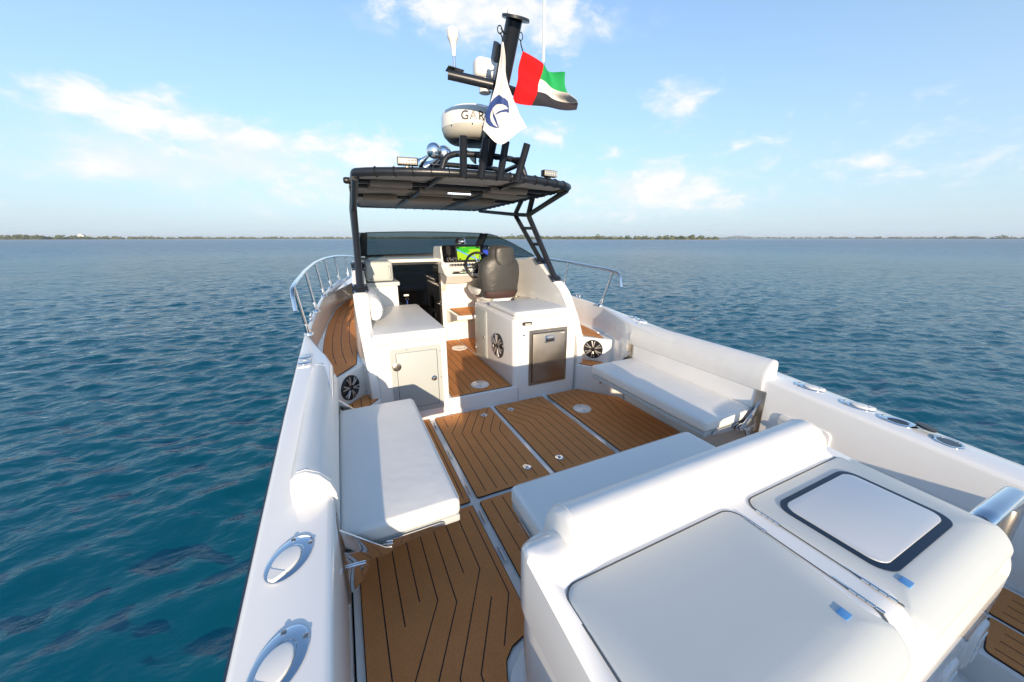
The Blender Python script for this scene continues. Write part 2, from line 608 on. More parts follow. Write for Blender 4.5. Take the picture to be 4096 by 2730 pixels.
# ------------------------------------------------------------------ sea
SEA = -0.40
def build_sea():
    rng = np.random.default_rng(11)
    h0 = R(HEAD)
    dense = np.linspace(h0 - R(66), h0 + R(66), 900)
    coarse = np.linspace(h0 + R(66), h0 + 2 * PI - R(66), 160)[1:-1]
    th = np.concatenate([dense, coarse])
    rs = [0.25]
    while rs[-1] < 45:
        rs.append(rs[-1] + max(.030, rs[-1] * .0062))
    while rs[-1] < 150:
        rs.append(rs[-1] * 1.012)
    while rs[-1] < 14000:
        rs.append(rs[-1] * 1.035)
    rs = np.array(rs)
    dr = np.gradient(rs)
    RR, TH = np.meshgrid(rs, th, indexing='ij')
    X = CAM.x + RR * np.sin(TH)
    Y = CAM.y + RR * np.cos(TH)
    Z = np.full_like(X, 0.0)
    DX = np.zeros_like(X)
    DY = np.zeros_like(X)
    cell = np.maximum(dr[:, None], RR * (dense[1] - dense[0]))
    main = R(HEAD + 168)
    nw = 84
    lam = np.exp(np.linspace(math.log(.11), math.log(3.0), nw))
    lam *= 1 + .08 * rng.standard_normal(nw)
    for i in range(nw):
        l = lam[i]
        spread = .8 if l < .8 else .5
        a = main + spread * rng.standard_normal()
        k = 2 * PI / l
        amp = .0060 * (l ** 0.95) if l < .5 else .0019 * (l / .5) ** .22
        amp *= .6 + .8 * rng.random()
        ph = rng.random() * 2 * PI
        fade = np.clip((l / cell - 2.2) / 2.0, 0, 1)
        p = k * (X * math.sin(a) + Y * math.cos(a)) + ph
        # patches of stronger and calmer ripples
        s = np.sin(p)
        cq = np.cos(p)
        Z += amp * s * fade
        DX += (.35 if l < .8 else .7) * amp * cq * math.sin(a) * fade
        DY += (.35 if l < .8 else .7) * amp * cq * math.cos(a) * fade
    gust = .8 + .25 * np.sin(X * .11 + Y * .07 + 1) * np.sin(X * -.05 + Y * .13)
    Z = SEA + Z * gust
    X = X + DX * gust
    Y = Y + DY * gust
    nr, nt_ = X.shape
    co = np.stack([X, Y, Z], -1).reshape(-1, 3).astype(np.float32)
    i = np.arange(nr - 1)[:, None] * nt_
    j = np.arange(nt_)[None, :]
    j2 = (j + 1) % nt_
    quads = np.stack([i + j, i + j2, i + nt_ + j2, i + nt_ + j], -1).reshape(-1, 4)
    me = bpy.data.meshes.new('sea')
    me.vertices.add(len(co))
    me.vertices.foreach_set('co', co.ravel())
    nq = len(quads)
    me.loops.add(nq * 4)
    me.loops.foreach_set('vertex_index', quads.ravel().astype(np.int32))
    me.polygons.add(nq)
    me.polygons.foreach_set('loop_start', np.arange(0, nq * 4, 4, dtype=np.int32))
    me.polygons.foreach_set('loop_total', np.full(nq, 4, np.int32))
    me.polygons.foreach_set('use_smooth', np.ones(nq, bool))
    me.update(calc_edges=True)
    m = bpy.data.materials.new('sea_water')
    m.use_nodes = True
    nt = m.node_tree
    nt.nodes.clear()
    out = nt.nodes.new('ShaderNodeOutputMaterial')
    body = nt.nodes.new('ShaderNodeBsdfDiffuse')
    body.inputs[0].default_value = (.002, .112, .158, 1)
    up = nt.nodes.new('ShaderNodeCombineXYZ')
    up.inputs[2].default_value = 1
    nt.links.new(up.outputs[0], body.inputs['Normal'])
    gls = nt.nodes.new('ShaderNodeBsdfGlossy')
    fre = nt.nodes.new('ShaderNodeFresnel')
    fre.inputs[0].default_value = 1.333
    mxs = nt.nodes.new('ShaderNodeMixShader')
    # a wind-ruffled sea never mirrors fully, even at a grazing look
    cap_ = nt.nodes.new('ShaderNodeMath')
    cap_.operation = 'MINIMUM'
    cap_.inputs[1].default_value = .64
    nt.links.new(fre.outputs[0], cap_.inputs[0])
    nt.links.new(cap_.outputs[0], mxs.inputs[0])
    nt.links.new(body.outputs[0], mxs.inputs[1])
    nt.links.new(gls.outputs[0], mxs.inputs[2])
    nt.links.new(mxs.outputs[0], out.inputs[0])
    tc = nt.nodes.new('ShaderNodeTexCoord')
    # ripples too small to resolve far off widen the gloss there
    rl = nt.nodes.new('ShaderNodeVectorMath')
    rl.operation = 'LENGTH'
    nt.links.new(tc.outputs['Object'], rl.inputs[0])
    rr_ = nt.nodes.new('ShaderNodeValToRGB')
    rm = nt.nodes.new('ShaderNodeMapRange')
    rm.inputs[2].default_value = 200
    nt.links.new(rl.outputs['Value'], rm.inputs[0])
    nt.links.new(rm.outputs[0], rr_.inputs[0])
    el_ = rr_.color_ramp.elements
    el_[0].color = (.04, .04, .04, 1)
    el_[1].color = (.42, .42, .42, 1)
    q_ = el_.new(.12); q_.color = (.07, .07, .07, 1)
    q_ = el_.new(.35); q_.color = (.26, .26, .26, 1)
    nt.links.new(rr_.outputs[0], gls.inputs['Roughness'])
    # finer ripples near the boat, and out where the mesh is too coarse the chop itself
    ln = nt.nodes.new('ShaderNodeVectorMath')
    ln.operation = 'LENGTH'
    nt.links.new(tc.outputs['Object'], ln.inputs[0])
    prev = None
    for sc, dist, stretch, r0, r1 in ((14.0, .010, 1.6, -2, -1), (2.6, .092, 2.0, -6, 10), (1.0, .28, 2.2, 14, 70)):
        mp = nt.nodes.new('ShaderNodeMapping')
        mp.inputs['Rotation'].default_value = (0, 0, R(HEAD + 8))
        mp.inputs['Scale'].default_value = (1 / stretch, 1, 1)
        nt.links.new(tc.outputs['Object'], mp.inputs[0])
        n = nt.nodes.new('ShaderNodeTexNoise')
        n.inputs['Scale'].default_value = sc
        n.inputs['Detail'].default_value = 4
        n.inputs['Roughness'].default_value = .55
        nt.links.new(mp.outputs[0], n.inputs['Vector'])
        mr = nt.nodes.new('ShaderNodeMapRange')
        mr.inputs[1].default_value = r0
        mr.inputs[2].default_value = r1
        nt.links.new(ln.outputs['Value'], mr.inputs[0])
        mu = nt.nodes.new('ShaderNodeMath')
        mu.operation = 'MULTIPLY'
        nt.links.new(mr.outputs[0], mu.inputs[0])
        nt.links.new(n.outputs[0], mu.inputs[1])
        bp = nt.nodes.new('ShaderNodeBump')
        bp.inputs['Strength'].default_value = 1
        bp.inputs['Distance'].default_value = dist
        nt.links.new(mu.outputs[0], bp.inputs['Height'])
        if prev: nt.links.new(prev.outputs[0], bp.inputs['Normal'])
        prev = bp
    nt.links.new(prev.outputs[0], gls.inputs['Normal'])
    nt.links.new(prev.outputs[0], fre.inputs['Normal'])
    me.materials.append(m)
    o = bpy.data.objects.new('sea', me)
    link(o)
    tag(o, 'rippled blue green sea all round the boat', kind='structure')
build_sea()

# ------------------------------------------------------------------ far shore
def pol(az_deg, dist):
    """a point at compass angle (from the bow, clockwise) and distance from the viewer"""
    return CAM.x + dist * math.sin(R(az_deg)), CAM.y + dist * math.cos(R(az_deg))

def mangrove_mat(name, lo, hi):
    m = mat(name, hi, .75)
    nt = m.node_tree
    b = nt.nodes['Principled BSDF']
    tc = nt.nodes.new('ShaderNodeTexCoord')
    n = nt.nodes.new('ShaderNodeTexNoise')
    n.inputs['Scale'].default_value = .35
    n.inputs['Detail'].default_value = 6
    nt.links.new(tc.outputs['Object'], n.inputs['Vector'])
    mr = nt.nodes.new('ShaderNodeMapRange')
    mr.inputs[1].default_value = .35
    mr.inputs[2].default_value = .65
    nt.links.new(n.outputs[0], mr.inputs[0])
    mx = nt.nodes.new('ShaderNodeMix')
    mx.data_type = 'RGBA'
    mx.inputs[6].default_value = rgb(lo)
    mx.inputs[7].default_value = rgb(hi)
    nt.links.new(mr.outputs[0], mx.inputs[0])
    nt.links.new(mx.outputs[2], b.inputs['Base Color'])
    b.inputs['Specular IOR Level'].default_value = .1
    return m
MANG = mangrove_mat('mangrove_leaves', (.045, .06, .018), (.16, .17, .05))

def mangroves(name, label, shore, step, seed, rows=3):
    """shore: list of (azimuth, distance, height); crowns of many small leaf facets along it"""
    rnd = random.Random(seed)
    vs, fs = [], []
    for (a0, d0, h0), (a1, d1, h1) in zip(shore[:-1], shore[1:]):
        L = math.dist(pol(a0, d0), pol(a1, d1))
        n = max(2, int(L / step))
        for i in range(n):
            for row in range(rows):
                t = (i + rnd.random()) / n
                d = d0 + (d1 - d0) * t + row * step * 1.3 + rnd.random() * step
                x, y = pol(a0 + (a1 - a0) * t, d)
                hh = (h0 + (h1 - h0) * t) * rnd.uniform(.55, 1.12) * (1 + .12 * row)
                if rnd.random() < .12: hh *= 1.25
                w = hh * rnd.uniform(.7, 1.25)
                # crown: a lumpy dome of leaf clumps, each clump a few tilted facets
                for c in range(16):
                    u, v = rnd.random() * 2 * PI, rnd.random()
                    rr = w * math.sqrt(1 - v * v) * rnd.uniform(.75, 1.05)
                    px, py, pz = x + rr * math.cos(u), y + rr * math.sin(u), SEA + hh * (.12 + .82 * v * rnd.uniform(.85, 1.05))
                    s = hh * rnd.uniform(.16, .30)
                    nrm = Vector((math.cos(u) * (1 - v), math.sin(u) * (1 - v), .25 + v)).normalized()
                    uu = nrm.orthogonal().normalized()
                    ww = nrm.cross(uu)
                    for q in range(3):
                        cc = Vector((px, py, pz)) + Vector((rnd.gauss(0, s * .4), rnd.gauss(0, s * .4), rnd.gauss(0, s * .3)))
                        k = len(vs)
                        m5 = 5
                        r0 = rnd.random() * 6
                        apex = cc + nrm * s * .45
                        for g in range(m5):
                            an = r0 + 2 * PI * g / m5
                            p = cc + uu * math.cos(an) * s * rnd.uniform(.6, 1.1) + ww * math.sin(an) * s * rnd.uniform(.6, 1.1) - nrm * s * .2
                            vs.append(p[:])
                        vs.append(apex[:])
                        for g in range(m5):
                            fs.append((k + g, k + (g + 1) % m5, k + 5))
                # stem mass under the crown
                k = len(vs)
                for g in range(5):
                    an = 2 * PI * g / 5
                    vs.append((x + w * .8 * math.cos(an), y + w * .8 * math.sin(an), SEA - .1))
                    vs.append((x + w * .9 * math.cos(an), y + w * .9 * math.sin(an), SEA + hh * .45))
                for g in range(5):
                    a, b = k + 2 * g, k + 2 * ((g + 1) % 5)
                    fs.append((a, b, b + 1, a + 1))
    o = mesh(name, vs, fs, MANG, None, smooth=False, recalc=False)
    tag(o, label, kind='stuff')
    return o

mangroves('mangrove_wood', 'green mangrove belt on the near shore at the left', [(-34, 700, 4.6), (-27, 710, 5.0), (-23.5, 760, 4.2), (-16, 800, 4.0), (-8, 830, 3.9), (0, 860, 4.0), (7, 860, 4.0)], 6.0, 3, rows=2)
mangroves('mangrove_wood', 'sunlit mangrove wood behind the windscreen and hardtop posts', [(7, 850, 4.0), (14, 760, 4.4), (22, 660, 4.6), (30, 560, 4.3), (38, 500, 4.2), (44, 470, 4.0), (48.5, 460, 3.9), (50.5, 455, 4.8), (52.5, 460, 4.2), (54.4, 465, 3.6)], 5, 5, rows=2)
mangroves('mangrove_wood', 'thin far line of mangroves along the right horizon', [(53, 1150, 3.0), (58, 1250, 3.4), (66, 1300, 4.4), (74, 1250, 4.8), (84, 1150, 5.0)], 8, 9, rows=2)

def shore_strip(name, label, shore, w, z, m):
    vs, fs = [], []
    for i, (a, d) in enumerate(shore):
        x0, y0 = pol(a, d)
        x1, y1 = pol(a, d + w)
        vs += [(x0, y0, SEA - .3), (x0, y0, SEA + z * .6), (x1, y1, SEA + z), (x1, y1, SEA - .3)]
    n = 4
    for i in range(len(shore) - 1):
        for k in range(3):
            fs.append((i * n + k, i * n + k + 1, (i + 1) * n + k + 1, (i + 1) * n + k))
    o = mesh(name, vs, fs, m, None, smooth=False)
    tag(o, label, kind='structure')
SAND = mat('wet_sand', (.30, .26, .20), .5, var=.15, vscale=.05)
shore_strip('sandbank', 'pale sandbank in front of the mangroves', [(-36, 660), (-27, 665), (-20, 740), (-10, 785), (0, 815), (8, 805), (14, 715), (22, 615), (32, 500), (42, 440), (50, 425), (55.5, 435)], 60, .22, SAND)
shore_strip('sandbank', 'far pale mudflat on the right horizon', [(50, 1100), (58, 1200), (66, 1250), (76, 1200), (86, 1100)], 200, .3, SAND)
def hill():
    vs, fs = [], []
    n = 40
    prof = []
    for i in range(n + 1):
        a = 54.0 + 8.5 * i / n
        t = i / n
        h = 16 * math.exp(-((t - .33) / .17) ** 2) + 7 * math.exp(-((t - .72) / .16) ** 2) + .8 * math.sin(i * 1.7) + .5
        for d, f_ in ((2500, 0), (2580, .75), (2650, 1), (2800, 0)):
            x, y = pol(a, d)
            vs.append((x, y, SEA - 2 + max(0, h) * f_ + (2 if f_ else 0)))
    for i in range(n):
        for k in range(3):
            fs.append((4 * i + k, 4 * i + k + 1, 4 * i + 5 + k, 4 * i + 4 + k))
    o = mesh('hill', vs, fs, mat('dry_hill', (.20, .22, .20), .9, var=.12, vscale=.02), None)
    tag(o, 'low bare hill on the right horizon beyond the mangroves', kind='structure')
hill()
def far_building():
    t = thing('building', 'small pale building above the mangroves on the left horizon', 'building', (*pol(-24.0, 1050), SEA))
    x, y = pol(-24.0, 1050)
    box('wall', x - 4, x + 4, y - 4, y + 4, SEA, SEA + 7.2, PLG, t, bev=.1)
    prism('roof', [(x - 3, SEA + 7.21), (x + 2.5, SEA + 7.21), (x + 1.2, SEA + 9.2), (x - 2, SEA + 9.2)], 'y', y - 3, y + 3, PLG, t)
    tube('antenna_pole', [(x + 9, y, SEA), (x + 9, y, SEA + 10)], .5, PLG, t, seg=6)
far_building()
def seabird():
    x, y = pol(53.2, 300)
    z = CAM.z + 300 * math.tan(R(1.05))
    vs = [(0, -.5, 0), (0, .5, .03), (.12, 0, .08), (-.12, 0, .08), (.75, -.05, .35), (-.75, -.05, .30), (1.3, -.25, .12), (-1.3, -.25, .08), (.12, -.25, .05), (-.12, -.25, .05), (0, 0, -.12)]
    fs = [(0, 8, 2), (2, 1, 3), (3, 9, 0), (2, 4, 8), (4, 6, 8), (3, 9, 5), (5, 9, 7), (0, 2, 3), (1, 2, 10), (1, 10, 3), (0, 10, 2), (0, 3, 10)]
    o = mesh('seabird', [(x + a, y + b, z + c) for a, b, c in vs], fs, mat('grey_plumage', (.12, .12, .13), .8), None, smooth=False)
    tag(o, 'tiny dark seabird gliding above the right end of the mangroves', 'bird')
seabird()

# ================================================================== THE BOAT
boat = thing('motor_boat', 'white motor boat with tan teak look cockpit floor, seen from its stern', 'boat', (0, 2.5, -.9))

# sheer line: y, half beam, height of the gunwale
SH = [(-.22, 1.16, .545), (-.15, 1.27, .547), (-.05, 1.355, .55), (.08, 1.41, .556), (.25, 1.436, .57), (.6, 1.44, .598), (1.21, 1.442, .647), (1.8, 1.443, .694), (2.38, 1.44, .740), (2.55, 1.438, .754), (2.75, 1.435, .77),
      (2.97, 1.43, .787), (3.3, 1.42, .808), (3.75, 1.40, .835), (4.2, 1.375, .855), (4.5, 1.355, .867), (4.85, 1.32, .88), (5.15, 1.285, .892), (5.45, 1.235, .904), (5.75, 1.15, .914), (6.05, 1.03, .923), (6.4, .84, .934), (6.75, .55, .945), (6.95, .30, .95), (7.06, .06, .955)]
def sheer(y):
    ys = [s[0] for s in SH]
    return np.interp(y, ys, [s[1] for s in SH]), np.interp(y, ys, [s[2] for s in SH])
def inner(y, hw):
    w = np.interp(y, [-.3, 2.44, 2.95, 3.5, 7.2], [1.23, 1.23, 1.385, hw - .035, hw - .035]) if y > 2.44 else 1.23
    return max(.02, min(w, hw - .03))
def deck_z(y):            # what the inner wall of the bulwark runs down to
    return 0.0 if y < 2.8 else np.interp(y, [2.8, 3, 7], [.18, .45, .75])
secs = []
for (y, hw, zs) in SH:
    iw = inner(y, hw)
    zb = -.03 if y < 2.9 else .40
    r = min(.022, (hw - iw) * .35)
    half = [(iw + .012, zb), (iw, zs - r), (iw + r * .3, zs - r * .3), (iw + r, zs), (hw - r, zs), (hw - r * .3, zs - r * .3), (hw, zs - r), (hw, zs - .12), (hw * .985, zs - .35), (hw * .95, -.30), (hw * .80, -.62), (hw * .35, -.82)]
    secs.append([(x, y, z) for x, z in half] + [(0, y, -.90)] + [(-x, y, z) for x, z in half[::-1]])
hull = loft('hull', secs, GEL, boat, closed=False, caps=False, angle=50)
# transom closing the stern
s0 = secs[0]
mesh('transom', [(x, y - .001, z) for x, y, z in s0[2:-2]] , [list(range(len(s0) - 4))], GEL, boat, smooth=False)
for sg in (-1, 1):
    pts = [(sg * (hw + .006), y, zs - .085) for (y, hw, zs) in SH[2:-1]]
    tube('rub_rail', pts, .024, RUB, boat, seg=10, flat=(1.25, .8))

# cockpit sole, helm walkway, foredeck
box('cockpit_sole', -1.235, 1.235, -.2, 2.83, -.08, -.012, GEL, boat, bev=.004)
prism('helm_sole', [(-.388, 2.8), (.30, 2.8), (.30, 3.9), (.95, 3.9), (.95, 4.62), (-.388, 4.62)], 'z', -.06, .148, GEL, boat, bev=.02, seg=3)
fd = []
for (y, hw, zs) in SH:
    if y < 5.15: continue
    iw = max(.02, hw - .06)
    zt = np.interp(y, [5.1, 5.5, 6.2, 7.1], [.98, 1.16, 1.10, .96])
    fd.append([(-iw, y, zs - .06), (-iw * .78, y, zs + (zt - zs) * .6), (-iw * .5, y, zs + (zt - zs) * .93), (0, y, zt), (iw * .5, y, zs + (zt - zs) * .93), (iw * .78, y, zs + (zt - zs) * .6), (iw, y, zs - .06)])
loft('foredeck', fd, GEL, boat, closed=False, caps=False)

# ---------------------------------------------------------------- teak panels with real grooves
def off_poly(pl, w):
    P = [Vector((a, b)) for a, b in pl]
    n = len(P)
    left, right = [], []
    for i in range(n):
        d1 = (P[i] - P[i - 1]).normalized() if i > 0 else None
        d2 = (P[i + 1] - P[i]).normalized() if i < n - 1 else None
        d = ((d1 or d2) + (d2 or d1)).normalized()
        nr = Vector((-d.y, d.x))
        c = nr.dot(Vector((-(d1 or d2).y, (d1 or d2).x)))
        left.append(P[i] + nr * w / 2 / max(c, .4))
        right.append(P[i] - nr * w / 2 / max(c, .4))
    return [tuple(p) for p in left + right[::-1]]

def inset(poly, d):
    P = [Vector(p) for p in poly]
    n = len(P)
    area = sum(P[i].x * P[(i + 1) % n].y - P[(i + 1) % n].x * P[i].y for i in range(n))
    s = 1 if area > 0 else -1
    out = []
    for i in range(n):
        a = (P[i] - P[i - 1]).normalized()
        b = (P[(i + 1) % n] - P[i]).normalized()
        na, nb = Vector((-a.y, a.x)) * s, Vector((-b.y, b.x)) * s
        v = (na + nb)
        v = v / max(.3, v.dot(na)) if v.length > 1e-6 else na
        out.append(tuple(P[i] + v * d))
    return out

def round_poly(poly, r, n=4):
    P = [Vector((*p, 0)) for p in poly]
    out = []
    m = len(P)
    for i in range(m):
        a, b, c = P[i - 1], P[i], P[(i + 1) % m]
        d = min(r, (a - b).length * .45, (c - b).length * .45)
        p, q = b + (a - b).normalized() * d, b + (c - b).normalized() * d
        for k in range(n + 1):
            t = k / n
            w = p * (1 - t) ** 2 + b * 2 * t * (1 - t) + q * t * t
            out.append((w.x, w.y))
    return out

def deck_panel(poly, lines, z, parent=boat, gw=.0055, label=None, name='deck_panel', rr=.018, slope=None):
    """teak-look sheet with routed grooves (holes down to the dark backing), each filled by its own caulk line"""
    poly = round_poly(poly, rr)
    top = inset(poly, .004)
    holes = [off_poly(l, gw) for l in lines]
    pts, faces = [], []
    for P in [top] + holes:
        if sum(P[i][0] * P[(i + 1) % len(P)][1] - P[(i + 1) % len(P)][0] * P[i][1] for i in range(len(P))) < 0:
            P = P[::-1]
        k = len(pts)
        pts += [Vector(p) for p in P]
        faces.append(list(range(k, k + len(P))))
    v2, e2, f2, _, _, of = delaunay_2d_cdt(pts, [], faces, 0, 1e-6)
    def inside(c, P):
        w = False
        for i in range(len(P)):
            (xa, ya), (xb, yb) = P[i - 1], P[i]
            if (ya > c.y) != (yb > c.y) and c.x < (xb - xa) * (c.y - ya) / (yb - ya) + xa: w = not w
        return w
    keep = []
    for f in f2:
        c = sum((v2[i] for i in f), Vector((0, 0))) / len(f)
        if inside(c, top) and not any(inside(c, h) for h in holes): keep.append(f)
    zz = (lambda p: z) if slope is None else slope
    vs = [(p.x, p.y, zz(p)) for p in v2]
    fs = [tuple(f) for f in keep]
    # edge walls, along the rim of the sheet and of each groove
    cnt = {}
    for f in fs:
        for i in range(len(f)):
            a, b = f[i], f[(i + 1) % len(f)]
            cnt[(a, b)] = cnt.get((a, b), 0) + 1
    nb = len(vs)
    vs += [(x, y, zc - .004) for x, y, zc in vs]
    fs += [(b, a, a + nb, b + nb) for (a, b) in list(cnt) if (b, a) not in cnt]
    o = mesh(name, vs, fs, TEAK, parent, smooth=False, recalc=False, label=label)
    bv = [(x, y, zz(Vector((x, y))) - .0035) for x, y in poly] + [(x, y, zz(Vector((x, y))) - .0075) for x, y in poly]
    n = len(poly)
    bf = [list(range(n)), list(range(n, 2 * n))[::-1]] + [(i, (i + 1) % n, (i + 1) % n + n, i + n) for i in range(n)]
    mesh('panel_backing', bv, bf, CAULK, o, smooth=False)
    for h in holes:
        h2 = [(x, y, zz(Vector((x, y))) - .0012) for x, y in h]
        h3 = [(x, y, zz(Vector((x, y))) - .0030) for x, y in h]
        m_ = len(h)
        mesh('caulk_line', h2 + h3, [list(range(m_)), list(range(m_, 2 * m_))[::-1]] + [(i, (i + 1) % m_, (i + 1) % m_ + m_, i + m_) for i in range(m_)], CAULK, o, smooth=False)
    return o

def ring_latch(x, y, panel, sgn=1):
    b = lathe('latch', [(.030, 0), (.030, .003), (.027, .0045), (.022, .0045), (.021, .003), (0, .003)], (x, y, .0005), (0, 0, 1), CHR, panel, seg=24)
    tube('latch_ring', [(x - .012, y - .012 * sgn, .0055), (x - .012, y + .012 * sgn, .0055), (x + .012, y + .012 * sgn, .0055), (x + .012, y - .004 * sgn, .0055)], .0028, CHR, panel, seg=6)
    box('latch_recess', x - .007, x + .007, y - .012, y + .006, .0032, .0041, BLKM, panel, bev=0)

def deck_plate(x, y, z, r, panel):
    b = lathe('deck_plate', [(r, 0), (r, .003), (r - .004, .006), (r - .012, .006), (r - .014, .005), (r - .017, .0065), (0, .0065)], (x, y, z + .0005), (0, 0, 1), GEL, panel, seg=40)
    for sg in (-1, 1):
        lathe('key_slot', [(.014, 0), (.014, .0012), (.009, .002), (0, .0016)], (x + .012 * sg, y + sg * r * .55, z + .0067), (0, 0, 1), PLG, panel, seg=12)
    return b

def hinge(x, y, ln, z, panel, axis='y', m=None):
    seg = 5
    for k in range(seg):
        a = -ln / 2 + ln * k / seg
        p0 = (x, y + a + .001, z) if axis == 'y' else (x + a + .001, y, z)
        p1 = (x, y + a + ln / seg - .001, z) if axis == 'y' else (x + a + ln / seg - .001, y, z)
        tube('hinge_knuckle', [p0, p1], .0055, CHR, panel, seg=8)

# two middle panels with chevron grooves (mirror images)
KN = [2.478, 2.449, 2.429, 2.409, 2.390, 2.369]
for sg in (-1, 1):
    lines = []
    for k in range(6):
        x = .468 - .0725 * k
        y = KN[k]
        d = min((2.758 - y) / .285, (x - .038) / .161)
        lines.append([(sg * x, 1.732), (sg * x, y), (sg * (x - .161 * d), y + .285 * d)])
    lines += [[(sg * .469, 2.59), (sg * .469, 2.765)], [(sg * .397, 2.722), (sg * .397, 2.765)]]
    p = deck_panel([(sg * .536, 1.702), (sg * .020, 1.702), (sg * .020, 2.785), (sg * .536, 2.785)][::sg], lines, 0)
    for yy in (2.65, 1.838):
        ring_latch(sg * .13, yy, p, sg)
    for yy in (2.66, 2.22, 1.80):
        hinge(sg * .560, yy, .10, -.002, p)
# starboard panel
X3 = [.634, .707, .780, .853]
lines = [[(x, 1.0), (x, 2.765)] for x in X3] + [[(.926, 2.385), (.926, 2.765)], [(.920, 1.0), (.922, 2.163), (1.044, 2.594)], [(.993, 1.0), (.996, 2.155), (1.097, 2.52)], [(1.062, 1.0), (1.062, 2.145)], [(1.132, 1.0), (1.135, 2.475)], [(.996, 2.60), (.996, 2.668)]]
p3 = deck_panel([(.585, .95), (1.205, .95), (1.205, 2.435), (.945, 2.787), (.585, 2.787)], lines, 0)
deck_plate(.727, 2.385, 0, .082, p3)
# strip beside the port bench
lines = [[(-.612 - .0725 * k, 1.735), (-.612 - .0725 * k, 2.765 if k < 4 else 2.45)] for k in range(8)]
deck_panel([(-1.205, 1.69), (-.580, 1.69), (-.580, 2.797), (-.945, 2.797), (-1.205, 2.44)], lines, 0)
# port aft panel
lines = [[(-1.122, 1.62), (-1.121, .45)], [(-1.05, 1.62), (-1.05, 1.129)], [(-.977, 1.62), (-.977, 1.208)], [(-.905, 1.62), (-.905, 1.182), (-1.05, .923), (-1.05, .45)], [(-.833, 1.62), (-.833, 1.141), (-.977, .885), (-.977, .45)],
         [(-.764, 1.62), (-.764, 1.259)], [(-.688, 1.62), (-.688, 1.249), (-.903, .868), (-.905, .45)], [(-.614, 1.62), (-.614, 1.082), (-.718, .898)], [(-.689, 1.10), (-.831, .848), (-.833, .45)]]
deck_panel([(-1.205, .40), (-.755, .40), (-.755, .76), (-.748, .80), (-.728, .85), (-.690, .882), (-.640, .896), (-.580, .902), (-.580, 1.662), (-1.205, 1.662)], lines, 0, rr=.006)
# panel under the aft bench
lines = [[(-.468 + .0725 * k, 1.65), (-.468 + .0725 * k, .93)] for k in range(14)]
p5 = deck_panel([(-.536, .90), (.548, .90), (.548, 1.672), (-.536, 1.672)], lines, 0)
for yy in (1.55, 1.28, 1.02):
    hinge(-.560, yy, .10, -.002, p5)
# helm walkway
WX = [-.325 + .0745 * k for k in range(8)]
p6 = deck_panel([(-.362, 2.815), (.226, 2.815), (.226, 4.58), (-.362, 4.58)], [[(x, 2.845), (x, 4.55)] for x in WX], .156, label='teak look walkway between the two consoles')
deck_plate(-.048, 2.965, .156, .088, p6)
deck_plate(.125, 4.18, .156, .100, p6)
p6b = deck_panel([(.240, 3.92), (.90, 3.92), (.90, 4.58), (.240, 4.58)], [[(.28 + .0745 * k, 3.95), (.28 + .0745 * k, 4.55)] for k in range(8)], .156)
# side decks with risers and corner steps
for sg in (-1, 1):
    def P(pts): return [(sg * a, b) for a, b in (pts if sg > 0 else pts[::-1])]
    prism('corner_step', P([(.945, 2.80), (1.236, 2.415), (1.30, 2.70), (1.30, 3.02), (.945, 3.02)]), 'z', -.05, .262, GEL, boat, bev=.012)
    lx = [[(sg * 1.03, 2.73), (sg * 1.03, 2.87)], [(sg * 1.095, 2.64), (sg * 1.095, 2.86)], [(sg * 1.16, 2.56), (sg * 1.16, 2.79)]]
    deck_panel(P([(.965, 2.80), (1.21, 2.475), (1.212, 2.75), (1.065, 2.925), (.985, 2.88)]), lx, .270, rr=.006)
    prism('riser', P([(.99, 2.99), (1.05, 2.957), (1.262, 2.702), (1.33, 2.702), (1.40, 2.99)]), 'z', .24, .506, GEL, boat, bev=.008)
    rise = np.linspace(2.97, 6.3, 14)
    zt = lambda y: .515 + .028 * (y - 2.97)
    outer = [(max(.2, float(sheer(y)[0]) - .02), y) for y in rise]
    vs, fs = [], []
    for (xo, y) in outer:
        xi = np.interp(y, [2.97, 5.2, 6.3], [1.0, .92, .6])
        xi = min(xi, xo - .03)
        vs += [(sg * xi, y, .15), (sg * xi, y, zt(y)), (sg * xo, y, zt(y)), (sg * xo, y, .15)]
    for i in range(len(outer) - 1):
        for k in range(4):
            fs.append((4 * i + k, 4 * i + (k + 1) % 4, 4 * i + 4 + (k + 1) % 4, 4 * i + 4 + k))
    fs += [(0, 1, 2, 3), tuple(range(len(vs) - 4, len(vs)))]
    mesh('side_deck', vs, fs, GEL, boat, smooth=False)
    # teak on the side deck, in two lengths
    edge_o = lambda y: np.interp(y, [2.74, 3.0, 3.25, 3.5, 3.9, 4.45, 5.2, 6.0], [1.250, 1.312, 1.338, 1.348, 1.345, 1.320, 1.245, 1.03])
    edge_i = lambda y: np.interp(y, [2.99, 3.2, 6], [1.09, 1.075, .98])
    for (ya, yb) in ((2.99, 4.45), (4.458, 5.9)):
        ys = np.linspace(ya, yb, 7)
        pol_ = [(edge_i(y), y) for y in ys][::-1] + ([(1.240, 2.765)] if ya < 3 else []) + [(edge_o(y), y) for y in ys]
        ls = []
        for k in range(3):
            seg_ = [(float(edge_i(y)) * 0 + float(edge_o(y)) - .075 * (k + 1), y) for y in np.linspace(ya + (.03 if ya < 3 else .02), yb - .02, 8)]
            seg_ = [q for q in seg_ if q[0] > edge_i(q[1]) + .015]
            if len(seg_) > 1: ls.append([(sg * a, b) for a, b in seg_])
        deck_panel([(sg * a, b) for a, b in (pol_ if sg > 0 else pol_[::-1])], ls, 0, rr=.010, slope=lambda p: zt(p.y) + .0085)
